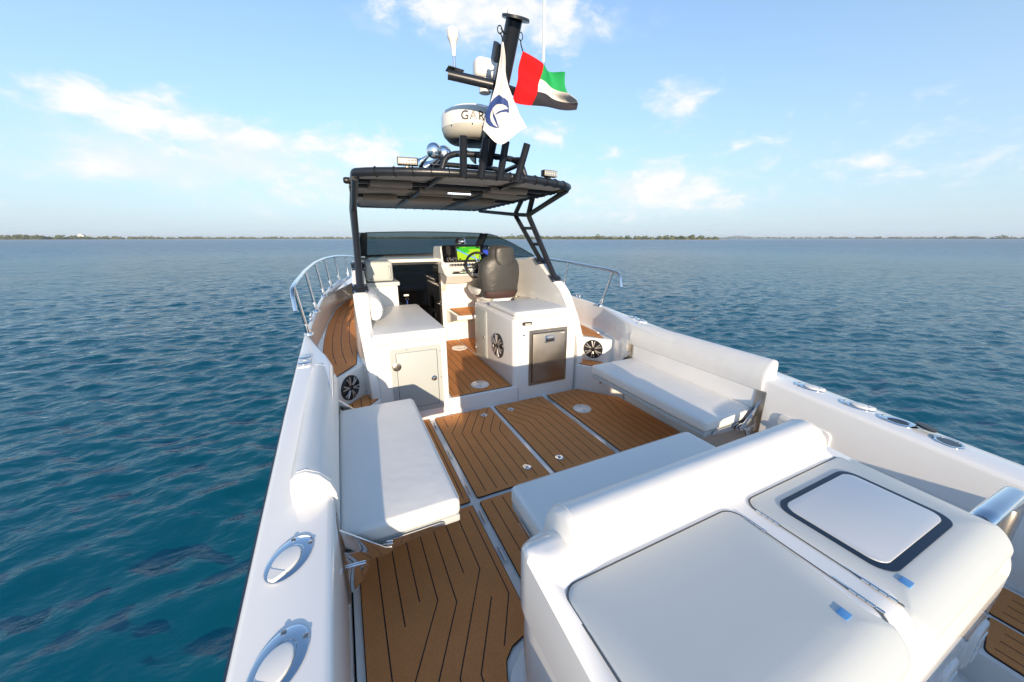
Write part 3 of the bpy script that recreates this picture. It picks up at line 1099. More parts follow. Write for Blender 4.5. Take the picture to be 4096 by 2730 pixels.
# starboard aft walk-through
box('walkthrough_step', .74, 1.232, -.15, .19, -.05, .112, GEL, boat, bev=.012)
deck_panel([(.98, -.12), (1.20, -.12), (1.20, .160), (.98, .145)], [[(1.03 + .055 * k, -.1), (1.03 + .055 * k, .115)] for k in range(3)], .120, rr=.02)
deck_panel([(.76, -.12), (.962, -.12), (.962, .135), (.76, .10)], [[(.80 + .055 * k, -.1), (.80 + .055 * k, .085)] for k in range(3)], .120, rr=.02)

# ---------------------------------------------------------------- transom unit
def hatch_z(y): return .640 - 6.08 * max(0, .215 - y) ** 2
def sstep(t): t = min(1, max(0, t)); return t * t * (3 - 2 * t)
def unit_top(x, y):
    z = hatch_z(y) - .0065
    e = sstep((abs(x) - .53) / .13)
    z += sstep((y - .565) / .085) * (.010 + .030 * e) - sstep((y - .69) / .09) * .05 * e
    return z
def transom_unit():
    out = round_poly([(-.748, .108), (.676, .108), (.676, .780), (-.748, .780)], .11, 9)
    rings = [(0, out)] + [(d, inset(out, d)) for d in (.0015, .004, .008, .013, .018, .024)]
    pts = []
    for d, rg in rings: pts += [(d, p) for p in rg]
    n0 = len(out)
    for gx in np.arange(-.69, .63, .016):
        for gy in np.arange(.165, .73, .016): pts.append((.06, (gx, gy)))
    v2 = [Vector(p) for _, p in pts]
    o2, e2, f2, ov, _, of = delaunay_2d_cdt(v2, [], [list(range(n0))], 1, 1e-7)
    r = .024
    vs = []
    for i, p in enumerate(o2):
        d = min(r, pts[ov[i][0]][0]) if ov[i] else r
        vs.append((p.x, p.y, unit_top(p.x, p.y) - (r - math.sqrt(max(0, r * r - (r - d) ** 2)))))
    fs = [tuple(f) for f in f2]
    # walls: down to the bench, then out to the wider foot
    low = round_poly([(-.745, .110), (.674, .110), (.674, .72), (.59, .872), (-.61, .872), (-.745, .72)], .11, 9)
    idx0 = {tuple(round(c, 6) for c in p): i for i, p in enumerate(out)}
    ring0 = [None] * n0
    for i, p in enumerate(o2):
        for k in ov[i]:
            if k < n0: ring0[k] = i
    prev = ring0
    for z, src in ((.50, [(x, min(y, .780)) for x, y in out]), (.44, [(x, min(y, .775)) for x, y in out])):
        k = len(vs)
        vs += [(x, y, z) for x, y in src]
        cur = list(range(k, k + n0))
        for q in range(n0): fs.append((prev[q], prev[(q + 1) % n0], cur[(q + 1) % n0], cur[q]))
        prev = cur
    o = mesh('transom_unit', vs, fs, GEL, boat, angle=38, label='white moulded transom unit with two hatches')
    prism('lower_body', low, 'z', -.02, .445, GEL, o, bev=.012, seg=3)
    return o
tm = transom_unit()
prism('plinth', round_poly([(-.775, .06), (.70, .06), (.70, .80), (.58, .898), (-.60, .898), (-.775, .78)], .10, 8), 'z', -.02, .016, GEL, tm, bev=.008)
def hatch(x0, x1, label):
    secs_ = []
    # plan outline with rounded corners, top curving down towards the stern
    pl0 = rrect(x0, x1, .122, .575, .045, 6)
    bm = bmesh.new()
    n = len(pl0)
    nx, ny = 22, 22
    vs, fs = [], []
    def top(x, y):
        return hatch_z(y)
    rings = []
    for s_ in (1.0, .985, .965, .94, .91, .88, .84, .8, .74, .66, .5, .25):
        rings.append([((x0 + x1) / 2 + (x - (x0 + x1) / 2) * s_, .353 + (y - .353) * s_) for x, y in pl0])
    for ri, rg in enumerate(rings):
        for x, y in rg:
            vs.append((x, y, top(x, y) - (.006 if ri == 0 else (.0012 if ri == 1 else 0))))
    for ri in range(len(rings) - 1):
        for k in range(n):
            fs.append((ri * n + k, ri * n + (k + 1) % n, (ri + 1) * n + (k + 1) % n, (ri + 1) * n + k))
    fs.append([(len(rings) - 1) * n + k for k in range(n)])
    b0 = len(vs)
    for x, y in rings[0]:
        vs.append((x, y, top(x, y) - .05))
    for k in range(n):
        fs.append((b0 + k, b0 + (k + 1) % n, (k + 1) % n, k))
    return mesh('hatch', vs, fs, GELG, tm, angle=45, label=label)
h1 = hatch(-.700, -.035, 'plain pale grey hatch lid')
h2 = hatch(.035, .674, 'pale grey hatch lid with a framed window')
def ring(name, out, inn, z0, z1, m, parent):
    n = len(out)
    vs = [(x, y, z0) for x, y in out] + [(x, y, z1) for x, y in out] + [(x, y, z1) for x, y in inn] + [(x, y, z0) for x, y in inn]
    fs = []
    for i in range(4):
        for k in range(n):
            fs.append((i * n + k, i * n + (k + 1) % n, ((i + 1) % 4) * n + (k + 1) % n, ((i + 1) % 4) * n + k))
    return mesh(name, vs, fs, m, parent, angle=30)
GAPSHADE = mat('joint_shadow_grey', (.10, .11, .12), .6)  # dark ring paints in the thin shadow line round each hatch lid
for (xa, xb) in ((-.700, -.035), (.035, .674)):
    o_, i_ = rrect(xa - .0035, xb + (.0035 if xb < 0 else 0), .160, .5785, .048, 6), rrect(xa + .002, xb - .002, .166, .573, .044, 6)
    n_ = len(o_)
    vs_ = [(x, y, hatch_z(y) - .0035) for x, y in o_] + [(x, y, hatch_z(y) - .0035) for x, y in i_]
    mesh('hatch_shadow_line', vs_, [(k, (k + 1) % n_, (k + 1) % n_ + n_, k + n_) for k in range(n_)], GAPSHADE, tm, smooth=False)
ws = ring('window_seal', rrect(.106, .553, .226, .520, .05, 7), rrect(.123, .536, .247, .504, .038, 7), .634, .6435, SEAL, tm)
prism('window_lid', rrect(.1245, .5345, .2485, .5025, .037, 7), 'z', .634, .6465, LIDW, tm, bev=.004)
for hx in (-.033, .033):
    for yy in (.495, .225):
        for k in range(4):
            tube('hinge', [(hx, yy - .035 + .0175 * k + .0008, .6375), (hx, yy - .035 + .0175 * (k + 1) - .0008, .6375)], .0042, CHR, tm, seg=8)
for (px, py) in ((-.127, .232), (.121, .205)):
    zt_ = .640 - 6.08 * max(0, .215 - py) ** 2
    prism('latch_cover', round_poly([(px - .014, py - .012), (px + .013, py - .012), (px + .014, py + .011), (px - .013, py + .011)], .003, 2), 'z', zt_ - .006, zt_ + .003, BLUEP, tm, bev=.001)
# clam-shell vents on the aft face
for vx in (.33, .58):
    c = Vector((vx, .112, .25))
    v = loft('vent', [[(vx + a * s, .118 - d, .25 + b * s) for a, b in rrect(-.055, .055, -.085, .085, .03, 4)] for s, d in ((1, -.01), (1, .010), (.95, .015), (.85, .017))], GEL, tm)
    for k in range(4):
        box('louvre', vx - .035, vx + .038, .0975, .103, .20 + .027 * k, .212 + .027 * k, GEL, tm, bev=.003)
# stainless grab rail on its starboard side
gr = tube('grab_rail', [(.66, .205, .605), (.70, .20, .628), (.80, .196, .636), (.945, .192, .640), (.975, .190, .615), (.975, .190, .50), (.975, .19, .12)], .024, CHR, boat, fil=.03, seg=16, flat=(.75, 1.25), label='polished steel grab rail beside the window hatch')
lathe('rail_collar', [(.028, 0), (.028, .11), (.024, .12), (0, .12)], (.845, .185, .50), (0, 0, 1), STEEL, gr, seg=20)
tube('rail_loop', [(.845, .185, .60), (.845, .185, .632)], .011, CHR, gr, seg=10)
tube('rail_stay', [(.68, .185, .51), (.975, .19, .51)], .010, CHR, gr, seg=10)

# ---------------------------------------------------------------- consoles
sb = prism('seat_box', round_poly([(-.955, 2.80), (-.388, 2.80), (-.388, 4.05), (-.955, 4.05)], .02, 4), 'z', -.03, .702, GEL, boat, bev=.018, seg=3)
def ring_y(name, out, inn, y0, y1, m, parent):
    n = len(out)
    vs = [(x, y0, z) for x, z in out] + [(x, y1, z) for x, z in out] + [(x, y1, z) for x, z in inn] + [(x, y0, z) for x, z in inn]
    fs = []
    for i in range(4):
        for k in range(n):
            fs.append((i * n + k, i * n + (k + 1) % n, ((i + 1) % 4) * n + (k + 1) % n, ((i + 1) % 4) * n + k))
    return mesh(name, vs, fs, m, parent, angle=30)
fr = ring_y('locker_frame', rrect(-.850, -.440, .088, .660, .022, 4), rrect(-.806, -.476, .132, .622, .010, 4), 2.803, 2.793, GREYD, sb)
screws(sb, [(-.838, 2.793, .3), (-.838, 2.793, .52), (-.452, 2.793, .14), (-.452, 2.793, .37), (-.452, 2.793, .60), (-.64, 2.793, .10), (-.72, 2.793, .645)], (0, -1, 0), .0045)
dr = prism('locker_door', rrect(-.8025, -.4795, .1355, .6185, .008, 4), 'y', 2.801, 2.7945, GREYD, sb, bev=.0015)
box('door_gap', -.806, -.476, 2.799, 2.8015, .132, .622, CAULK, sb, bev=0)
def disc_hinge(x, z, y=2.7925):
    b = lathe('hinge', [(.034, 0), (.034, .002), (.031, .0035), (0, .004)], (x, y, z), (0, -1, 0), STEEL, sb, seg=28)
    for k in range(4):
        tube('hinge_knuckle', [(x, y - .005, z - .03 + .015 * k + .001), (x, y - .005, z - .03 + .015 * k + .014)], .0045, CHR, sb, seg=8)
disc_hinge(-.804, .51)
lathe('knob', [(.024, 0), (.024, .003), (.021, .006), (.012, .006), (.011, .012), (.014, .018), (.012, .024), (0, .026)], (-.512, 2.794, .368), (0, -1, 0), CHR, sb, seg=28)

hb = prism('helm_box', round_poly([(.230, 2.80), (.925, 2.80), (.945, 3.0), (.945, 3.86), (.230, 3.86)], .045, 6), 'z', -.03, .795, GEL, boat, bev=.03, seg=4, label='white console box behind the helm seat')
prism('box_rim', round_poly([(.262, 2.85), (.905, 2.86), (.905, 3.84), (.262, 3.84)], .04, 4), 'z', .79, .812, GEL, hb, bev=.008)
# side locker door on its inboard face (x = .23)
def panel_x(name, y0, y1, z0, z1, x0, x1, m, parent, r=.012, bev=.002):
    return prism(name, rrect(y0, y1, z0, z1, r, 4), 'x', x0, x1, m, parent, bev=bev)
sf = panel_x('locker_door', 3.47, 3.83, .205, .750, .229, .222, GREYD, hb)
panel_x('locker_door_panel', 3.495, 3.805, .235, .722, .2235, .2195, GREYD, hb, r=.008)
for zz in (.64, .27):
    lathe('hinge', [(.022, 0), (.022, .003), (0, .004)], (.2195, 3.80, zz), (-1, 0, 0), CHR, hb, seg=20)
lathe('knob', [(.018, 0), (.018, .004), (.01, .006), (0, .012)], (.2195, 3.53, .45), (-1, 0, 0), CHR, hb, seg=20)
lathe('button', [(.011, 0), (.011, .004), (.006, .006), (0, .006)], (.335, 2.80, .640), (0, -1, 0), CHR, hb, seg=16)
box('latch', .315, .405, 2.775, 2.80, .735, .765, BLKM, hb, bev=.004)
box('latch_lever', .33, .39, 2.765, 2.775, .742, .757, PLG, hb, bev=.003)
# toe loop at the foot of the seat box
tube('foot_rail', [(-.386, 2.98, .25), (-.345, 2.99, .25), (-.335, 3.05, .25), (-.345, 3.22, .25), (-.386, 3.24, .25)], .011, CHR, sb, fil=.03)

# coamings (sides of the cabin top), raked edge rising forward
def coaming(sg):
    prof = [(2.80, 0.0), (2.80, .34), (2.835, .56), (2.93, .72), (3.04, .86), (3.13, .965), (3.225, 1.035), (3.32, 1.070), (3.56, 1.215), (3.72, 1.27), (3.80, 1.285), (3.95, 1.262), (4.4, 1.235), (5.0, 1.235), (5.5, 1.22), (5.75, 1.05)]
    # sections along the profile: inner edge, outer edge and outer foot
    secs_ = []
    for (y, z) in prof:
        xi = np.interp(y, [2.8, 3.0, 3.3, 5.0, 5.75], [.952, .945, .93, .90, .72])
        th = np.interp(z, [0, .6, 1.05, 1.3], [.035, .075, .118, .10])
        xo = xi + th
        if y > 3.9: xo = xi + np.interp(y, [3.9, 4.4, 5.75], [.10, .07, .05])
        zb = -.03 if y < 2.83 else np.interp(y, [2.83, 3.0, 5.8], [.15, .35, .5])
        xf = np.interp(y, [2.8, 2.86, 2.96, 3.3, 5, 5.75], [xo, 1.0, 1.055, 1.08, 1.02, .86])
        r = .016
        yy = y
        secs_.append([(sg * xi, yy + .0, min(zb, z - .04)), (sg * xi, yy, z - r), (sg * (xi + r), yy, z), (sg * (xo - r), yy, z), (sg * xo, yy, z - r), (sg * (xo + (xf - xo) * .5), yy, max(zb, min(z - .03, .75))), (sg * max(xf, xo), yy, min(zb, z - .035))])
    o = loft('coaming', secs_, GEL, boat, closed=True, caps=True, angle=40)
    return o
for sg in (-1, 1):
    coaming(sg)
# cabin bulkhead, helm pod and dash
prism('bulkhead', [(.035, .14), (.95, .14), (.95, 1.20), (.02, 1.20)], 'y', 4.60, 4.66, GEL, boat, bev=.004)
prism('bulkhead', [(-.94, .14), (-.585, .14), (-.585, 1.20), (-.94, 1.20)], 'y', 4.60, 4.66, GEL, boat, bev=.004)
box('dash_shelf', -.92, .92, 4.56, 5.62, 1.212, 1.250, GEL, boat, bev=.012, seg=3)
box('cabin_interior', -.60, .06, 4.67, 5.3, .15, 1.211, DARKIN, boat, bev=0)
# step moulded into the bulkhead
st = prism('helm_step', [(4.61, .385), (4.61, .592), (4.07, .592), (4.06, .545), (4.10, .53)], 'x', .085, .60, GEL, boat, bev=.012, seg=3)
deck_panel([(.125, 4.095), (.58, 4.095), (.58, 4.575), (.125, 4.575)], [[(.16, 4.13 + .065 * k), (.56, 4.13 + .065 * k)] for k in range(7)], .600, label='small teak look footrest step')
# companionway: black frame, upper hatch pane, lower smoked door
door = ring_y('companionway_frame', rrect(-.585, .035, .15, 1.21, .015, 3), rrect(-.555, .008, .17, 1.185, .012, 3), 4.605, 4.575, BLKM, boat)
box('door_pane', -.556, .009, 4.588, 4.594, .165, 1.015, SMOKE, door, bev=0, label='smoked glass lower door')
box('upper_pane', -.556, .009, 4.600, 4.606, 1.0, 1.187, SMOKE, door, bev=0)
box('door_lock', -.535, -.47, 4.566, 4.588, .635, .72, BLKM, door, bev=.004)
tube('door_handle', [(-.075, 4.585, .56), (-.075, 4.545, .55), (-.075, 4.545, .40), (-.075, 4.585, .39)], .010, BLKG, door, fil=.02)
box('door_pocket', .045, .10, 4.590, 4.602, .83, .915, PLG, boat, bev=.003)
# galley unit, port
gu = box('galley_unit', -.925, -.575, 4.07, 4.60, .60, 1.000, GEL, boat, bev=.012, seg=3)
box('worktop', -.925, -.552, 4.045, 4.60, 1.0, 1.042, GELG, gu, bev=.012, seg=3)
box('sink_cover', -.885, -.612, 4.05, 4.40, 1.052, 1.262, GREYD, gu, bev=.03, seg=4)
tube('cover_handle', [(-.650, 4.046, 1.21), (-.650, 4.028, 1.20), (-.645, 4.028, 1.10), (-.645, 4.046, 1.085)], .011, GREYD, gu, fil=.02)
box('cover_label', -.86, -.82, 4.044, 4.051, 1.080, 1.084, BLKM, gu, bev=0)
# helm pod
pod = loft('helm_pod', [[(x0, y0, z), (x1, y0, z), (x1, y1, z), (x0, y1, z)] for (z, x0, x1, y0, y1) in
    ((.935, .055, .72, 4.50, 4.75), (.96, .045, .74, 4.36, 4.8), (1.055, .03, .76, 4.25, 4.85), (1.075, .01, .76, 4.27, 4.85), (1.165, .008, .70, 4.395, 4.85), (1.19, .012, .68, 4.39, 4.85), (1.385, .018, .66, 4.455, 4.80), (1.398, .03, .648, 4.468, 4.78), (1.402, .05, .63, 4.49, 4.74))], GEL, boat, angle=30, label='white helm pod under the instrument panel')
# instrument panel, leaning back a little
tilt = math.atan2(.07, .215)
RotP = Matrix.Rotation(-tilt, 3, 'X')
PC = Vector((.335, 4.424, 1.303))
def onp(x, z, d=0):            # point on the panel: x boat coordinate, z height, d proud
    v = RotP @ Vector((x - PC.x, -d, z - PC.z))
    return PC + v
def plate(name, poly, d0, d1, m, parent, bev=.0015, label=None):
    bm = bmesh.new()
    va = [bm.verts.new(onp(x, z, d0)) for x, z in poly]
    vb = [bm.verts.new(onp(x, z, d1)) for x, z in poly]
    n = len(poly)
    bm.faces.new(va)
    bm.faces.new(vb[::-1])
    for i in range(n): bm.faces.new((va[i], va[(i + 1) % n], vb[(i + 1) % n], vb[i]))
    bmesh.ops.recalc_face_normals(bm, faces=bm.faces)
    return bm_mesh(name, bm, m, parent, angle=30, label=label)
ip = plate('instrument_panel', rrect(.030, .648, 1.198, 1.412, .03, 5), .002, .020, BLKG, boat, label='black glossy instrument panel')
def chart_mat():
    m = bpy.data.materials.new('chart_screen')
    m.use_nodes = True
    nt = m.node_tree
    b = nt.nodes['Principled BSDF']
    b.inputs['Base Color'].default_value = (.01, .01, .01, 1)
    b.inputs['Roughness'].default_value = .12
    tc = nt.nodes.new('ShaderNodeTexCoord')
    sp = nt.nodes.new('ShaderNodeSeparateXYZ')
    nt.links.new(tc.outputs['Generated'], sp.inputs[0])
    n = nt.nodes.new('ShaderNodeTexNoise')
    n.inputs['Scale'].default_value = 2.2
    nt.links.new(tc.outputs['Generated'], n.inputs['Vector'])
    def M(op, a, b_):
        k = nt.nodes.new('ShaderNodeMath')
        k.operation = op
        for i, v in enumerate((a, b_)):
            if isinstance(v, (int, float)): k.inputs[i].default_value = v
            else: nt.links.new(v, k.inputs[i])
        return k.outputs[0]
    f1 = M('ADD', M('MULTIPLY', sp.outputs[2], 1.0), M('MULTIPLY', n.outputs[0], 1.1))
    r1 = nt.nodes.new('ShaderNodeValToRGB')
    r1.color_ramp.interpolation = 'CONSTANT'
    e = r1.color_ramp.elements
    e[0].color = (.42, .62, .02, 1)
    e[1].position = .60
    e[1].color = (.05, .48, .02, 1)
    k = e.new(.80); k.color = (.20, .62, .02, 1)
    mr = nt.nodes.new('ShaderNodeMapRange')
    mr.inputs[2].default_value = 2.0
    nt.links.new(f1, mr.inputs[0])
    nt.links.new(mr.outputs[0], r1.inputs[0])
    # blue channel running down to the right
    dd = M('ABSOLUTE', M('SUBTRACT', M('ADD', M('MULTIPLY', sp.outputs[0], .95), sp.outputs[2]), .80), 0)
    lt = M('LESS_THAN', dd, .055)
    mx = nt.nodes.new('ShaderNodeMix')
    mx.data_type = 'RGBA'
    mx.inputs[7].default_value = (.12, .38, .75, 1)
    nt.links.new(lt, mx.inputs[0])
    nt.links.new(r1.outputs[0], mx.inputs[6])
    nt.links.new(mx.outputs[2], b.inputs['Emission Color'])
    b.inputs['Emission Strength'].default_value = .5
    return m
plate('chart_bezel', rrect(.195, .535, 1.205, 1.400, .008, 3), .0195, .026, BLKM, ip)
plate('chart_screen', rrect(.215, .520, 1.225, 1.388, .002, 2), .0258, .0272, chart_mat(), ip)
plate('screen_readout', rrect(.218, .248, 1.368, 1.386, .001, 1), .0272, .0276, BLKG, ip)
plate('screen_readout', rrect(.228, .258, 1.228, 1.243, .001, 1), .0272, .0276, BLKG, ip)
plate('screen_readout', rrect(.470, .516, 1.374, 1.387, .001, 1), .0272, .0276, BLKG, ip)
plate('radio_body', rrect(.555, .636, 1.255, 1.362, .006, 3), .0195, .032, mat('blue_black_plastic', (.008, .02, .05), .3), ip)
plate('radio_screen', rrect(.562, .630, 1.275, 1.343, .002, 2), .0318, .0328, emit_mat('blue_screen', (.01, .035, .30), .8), ip)
ph = plate('phone_holder', rrect(.078, .132, 1.295, 1.396, .006, 3), .0195, .040, BLKM, ip)
plate('holder_knob', rrect(.095, .118, 1.282, 1.296, .003, 2), .0195, .035, BLKM, ip)
def gauge(x, z):
    c = onp(x, z, .0198)
    ax = RotP @ Vector((0, -1, 0))
    g = lathe('gauge', [(.030, 0), (.030, .006), (.026, .010), (.024, .008), (0, .008)], c, ax, CHR, ip, seg=28)
    lathe('gauge_face', [(.0235, .0082), (0, .0086)], c, ax, BLKG, ip, seg=24)
    u = RotP @ Vector((0, 0, 1)); w = Vector((1, 0, 0))
    c2 = c + ax * .0092
    for k in range(7):
        a = R(-120 + 40 * k)
        d = u * math.cos(a) + w * math.sin(a)
        tube('gauge_mark', [c2 + d * .014, c2 + d * .021], .0009, PLW, ip, seg=5)
    tube('gauge_needle', [c2 - u * .004, c2 + (u * .7 + w * .5) * .018], .001, PLW, ip, seg=5)
gauge(.105, 1.236); gauge(.172, 1.236)
# switch strip and lower control plate
swp = obox('switch_strip', (.335, 4.388, 1.177), .46, .012, .034, Matrix.Rotation(R(-10), 3, 'X'), BLKM, boat, bev=.002)
for k in range(12):
    x = .125 + .0375 * k
    b_ = lathe('switch', [(.0115, 0), (.0115, .004), (.009, .006), (.007, .012), (0, .013)], (x, 4.381, 1.175), (0, -1, -.15), CHR if k not in (5, 6) else mat('blue_lit_switch', (.05, .2, .6), .2), swp, seg=14)
    obox('switch_label', (x, 4.383, 1.190), .018, .003, .005, Matrix.Identity(3), PLW, swp, bev=0)
cp = prism('control_plate', round_poly([(.03, 4.375), (.115, 4.262), (.42, 4.262), (.50, 4.30), (.55, 4.375)], .01, 3), 'z', 1.076, 1.088, BLKG, pod, bev=.002)
box('engine_display', .12, .205, 4.285, 4.335, 1.088, 1.103, BLKM, pod, bev=.004)
box('display_glass', .13, .195, 4.29, 4.325, 1.1031, 1.1045, mat('dull_lcd', (.08, .09, .09), .2), pod, bev=0)
box('key_panel', .215, .345, 4.30, 4.372, 1.088, 1.110, BLKM, pod, bev=.006)
lathe('ignition_knob', [(.020, 0), (.020, .008), (.012, .012), (0, .018)], (.265, 4.335, 1.110), (0, -.2, 1), STEEL, pod, seg=20)
lathe('green_button', [(.010, 0), (.010, .006), (0, .007)], (.255, 4.285, 1.088), (0, 0, 1), emit_mat('green_light', (.05, .7, .25), .6), pod, seg=16)
# compass on top of the pod
cb = lathe('compass', [(.055, 0), (.057, .012), (.048, .020), (.050, .026), (.044, .050), (.030, .066), (.012, .072), (0, .073)], (.345, 4.60, 1.428), (0, 0, 1), CHR, boat, seg=28)
lathe('compass_hood', [(.0, .0), (.062, .0), (.06, .045), (.045, .075), (.015, .088), (0, .088)], (.325, 4.64, 1.425), (0, .25, 1), BLKM, cb, seg=24)
# steering wheel
WC = Vector((.44, 4.235, 1.172))
wax = Vector((-.06, -1, .42)).normalized()      # faces the helmsman
wu = Vector((1, 0, 0)); wu = (wu - wax * wu.dot(wax)).normalized(); wv = wax.cross(wu)
sw = tube('steering_wheel', [WC + wu * math.cos(a) * .165 + wv * math.sin(a) * .165 for a in np.linspace(0, 2 * PI, 48, endpoint=False)], .0155, BLKM, boat, seg=12, closed=True, label='black sport steering wheel')
for a0 in (90, 200, 340):
    for da in (-9, 9):
        a = R(a0 + da * .7)
        tube('spoke', [WC + (wu * math.cos(a) + wv * math.sin(a)) * .03 - wax * .02, WC + (wu * math.cos(R(a0 + da * 1.6)) + wv * math.sin(R(a0 + da * 1.6))) * .158], .007, CHR, sw, seg=8)
lathe('wheel_hub', [(.045, -.03), (.047, 0), (.042, .012), (.03, .018), (0, .018)], WC, wax, BLKM, sw, seg=24)
lathe('hub_badge', [(.024, .018), (.022, .022), (0, .023)], WC, wax, CHR, sw, seg=20)
lathe('wheel_column', [(.060, -.10), (.065, -.06), (.05, -.03), (.05, -.028)], WC, wax, BLKM, sw, seg=24)
tube('throttle_lever', [(.60, 4.30, 1.09), (.60, 4.27, 1.18), (.60, 4.24, 1.22)], .015, CHR, boat)
# cup holders in the helm side shelf
hs = box('helm_shelf', .74, .945, 3.72, 4.60, .70, .800, GEL, boat, bev=.015, seg=3)
for (x, y) in ((.80, 3.90), (.87, 3.83)):
    lathe('cup_holder', [(.047, 0), (.047, .004), (.040, .006), (.036, .003), (.036, -.05), (0, -.05)], (x, y, .8005), (0, 0, 1), STEEL, hs, seg=28)

# ---------------------------------------------------------------- windscreen
def sheet(name, rows, m, parent, th=.006, label=None):
    """rows: list of polylines (equal length) -> thin closed shell"""
    nr, nc = len(rows), len(rows[0])
    P = [[Vector(p) for p in r] for r in rows]
    vs, fs = [], []
    nrm = []
    for i in range(nr):
        for j in range(nc):
            du = P[i][min(j + 1, nc - 1)] - P[i][max(j - 1, 0)]
            dv = P[min(i + 1, nr - 1)][j] - P[max(i - 1, 0)][j]
            n = du.cross(dv)
            n = n.normalized() if n.length > 1e-9 else Vector((0, 0, 1))
            vs.append(P[i][j] + n * th / 2)
            nrm.append(n)
    N_ = nr * nc
    vs += [v - n * th for v, n in zip(vs[:N_], nrm)]
    for i in range(nr - 1):
        for j in range(nc - 1):
            a, b, c, d = i * nc + j, i * nc + j + 1, (i + 1) * nc + j + 1, (i + 1) * nc + j
            fs.append((a, b, c, d)); fs.append((a + N_, d + N_, c + N_, b + N_))
    bd = [j for j in range(nc)] + [i * nc + nc - 1 for i in range(1, nr)] + [(nr - 1) * nc + j for j in range(nc - 2, -1, -1)] + [i * nc for i in range(nr - 2, 0, -1)]
    for k in range(len(bd)):
        a, b = bd[k], bd[(k + 1) % len(bd)]
        fs.append((a, b, b + N_, a + N_))
    return mesh(name, [v[:] for v in vs], fs, m, parent, angle=30, recalc=True, label=label)
us = np.linspace(-1, 1, 17)
botl = [(.79 * u, 5.66 - .20 * u * u, 1.262) for u in us]
topl = [(.785 * u, 5.12 - .10 * u * u, 1.582 - .018 * u * u) for u in us]
def mixl(a, b, t): return [tuple(Vector(p) * (1 - t) + Vector(q) * t for _ in (0,))[0][:] for p, q in zip(a, b)]
wpane = sheet('windscreen', [mixl(botl, topl, t) for t in np.linspace(0, 1, 5)], TINT, boat, label='wrap round grey tinted windscreen')
tube('windscreen_base', [(x, y, z - .004) for x, y, z in botl], .014, BLKM, wpane, seg=8)
tube('windscreen_trim', [(x, y, z) for x, y, z in topl], .005, BLKM, wpane, seg=8)
for sg in (-1, 1):
    a0, a1 = Vector((sg * .80, 5.45, 1.255)), Vector((sg * .795, 5.01, 1.564))
    loft('corner_pillar', [[(a + Vector((sg * dx, dy, 0)))[:] for dx, dy in ((-.035, .02), (.03, .03), (.065, -.05), (0, -.03))] for a in (a0, a1)], BLK, wpane)
    ts = np.linspace(0, 1, 9)
    bot = [(sg * np.interp(t, [0, .5, 1], [.85, .935, .985]), 5.42 - 1.62 * t, 1.235 + .055 * max(0, (t - .55) / .45) ** 1.3) for t in ts]
    top = [(sg * np.interp(t, [0, .5, 1], [.84, .90, .982]), 5.0 - 1.175 * t, 1.562 - .262 * t ** 1.45) for t in ts]
    sp = sheet('side_pane', [mixl(bot, top, t) for t in (0, .5, 1)], TINT, wpane)
    tube('side_trim', top, .005, BLKM, wpane, seg=8)

# ---------------------------------------------------------------- bow rails
for sg in (-1, 1):
    br = [(1.428, 2.78, 1.02), (1.436, 2.83, 1.155)]
    line = [(1.432, 3.0, 1.178), (1.41, 3.7, 1.215), (1.365, 4.45, 1.242), (1.285, 5.1, 1.256), (1.17, 5.6, 1.258), (1.035, 5.95, 1.245), (.84, 6.35, 1.205), (.55, 6.7, 1.18), (.25, 6.9, 1.17), (0, 6.96, 1.165)]
    rail = tube('bow_rail', [(sg * a, b, c) for a, b, c in br + line], .0145, CHR, boat, fil=.12, seg=12, label='polished steel bow rail')
    for (px, py, bx, by) in ((1.43, 2.92, 1.42, 3.05), (1.408, 3.72, 1.388, 3.76), (1.362, 4.48, 1.342, 4.52), (1.287, 5.08, 1.272, 5.12), (1.175, 5.58, 1.163, 5.62), (1.04, 5.94, 1.03, 5.96)):
        hw, zs = sheer(by)
        bx = min(bx, float(hw) - .03)
        zr = np.interp(py, [l[1] for l in line], [l[2] for l in line]) if py >= 3 else 1.168
        pst = tube('stanchion', [(sg * bx, by, zs), (sg * px, py, zr)], .0125, CHR, rail, seg=12)
        d = Vector((sg * (px - bx), py - by, zr - zs)).normalized()
        lathe('stanchion_foot', [(.036, 0), (.034, .006), (.022, .02), (.0165, .085), (.0145, .09)], (sg * bx, by, zs - .001), d, CHR, rail, seg=18)
    # mooring cleat
    cx_, cy_ = 1.402, 3.47
    z0 = float(sheer(cy_)[1])
    cl = tube('cleat', [(sg * cx_, cy_ - .075, z0 + .036), (sg * cx_, cy_ + .075, z0 + .036)], .0105, CHR, boat, seg=12)
    for dy in (-.03, .03):
        lathe('cleat_foot', [(.018, 0), (.010, .012), (.010, .03)], (sg * cx_, cy_ + dy, z0 - .001), (0, 0, 1), CHR, cl, seg=14)
    # fuel and water fillers in their raised pad
    pz = lambda y: float(sheer(y)[1])
    pad = loft('filler_pad', [[(sg * (1.392 + a), 2.49 + b, pz(2.49 + b) + dz) for a, b in rrect(-.038, .036, -.105, .105, .02, 4)] for dz in (-.005, .005)], GEL, boat)
    for yy in (2.535, 2.445):
        c = lathe('filler_cap', [(.034, 0), (.034, .004), (.030, .0065), (0, .0065)], (sg * 1.392, yy, pz(yy) + .0055), (0, -.08, 1), CHR, pad, seg=28)
        tube('cap_key', [(sg * 1.392 - .016, yy, pz(yy) + .0135), (sg * 1.392 + .016, yy, pz(yy) + .0135)], .003, CHR, pad, seg=6)
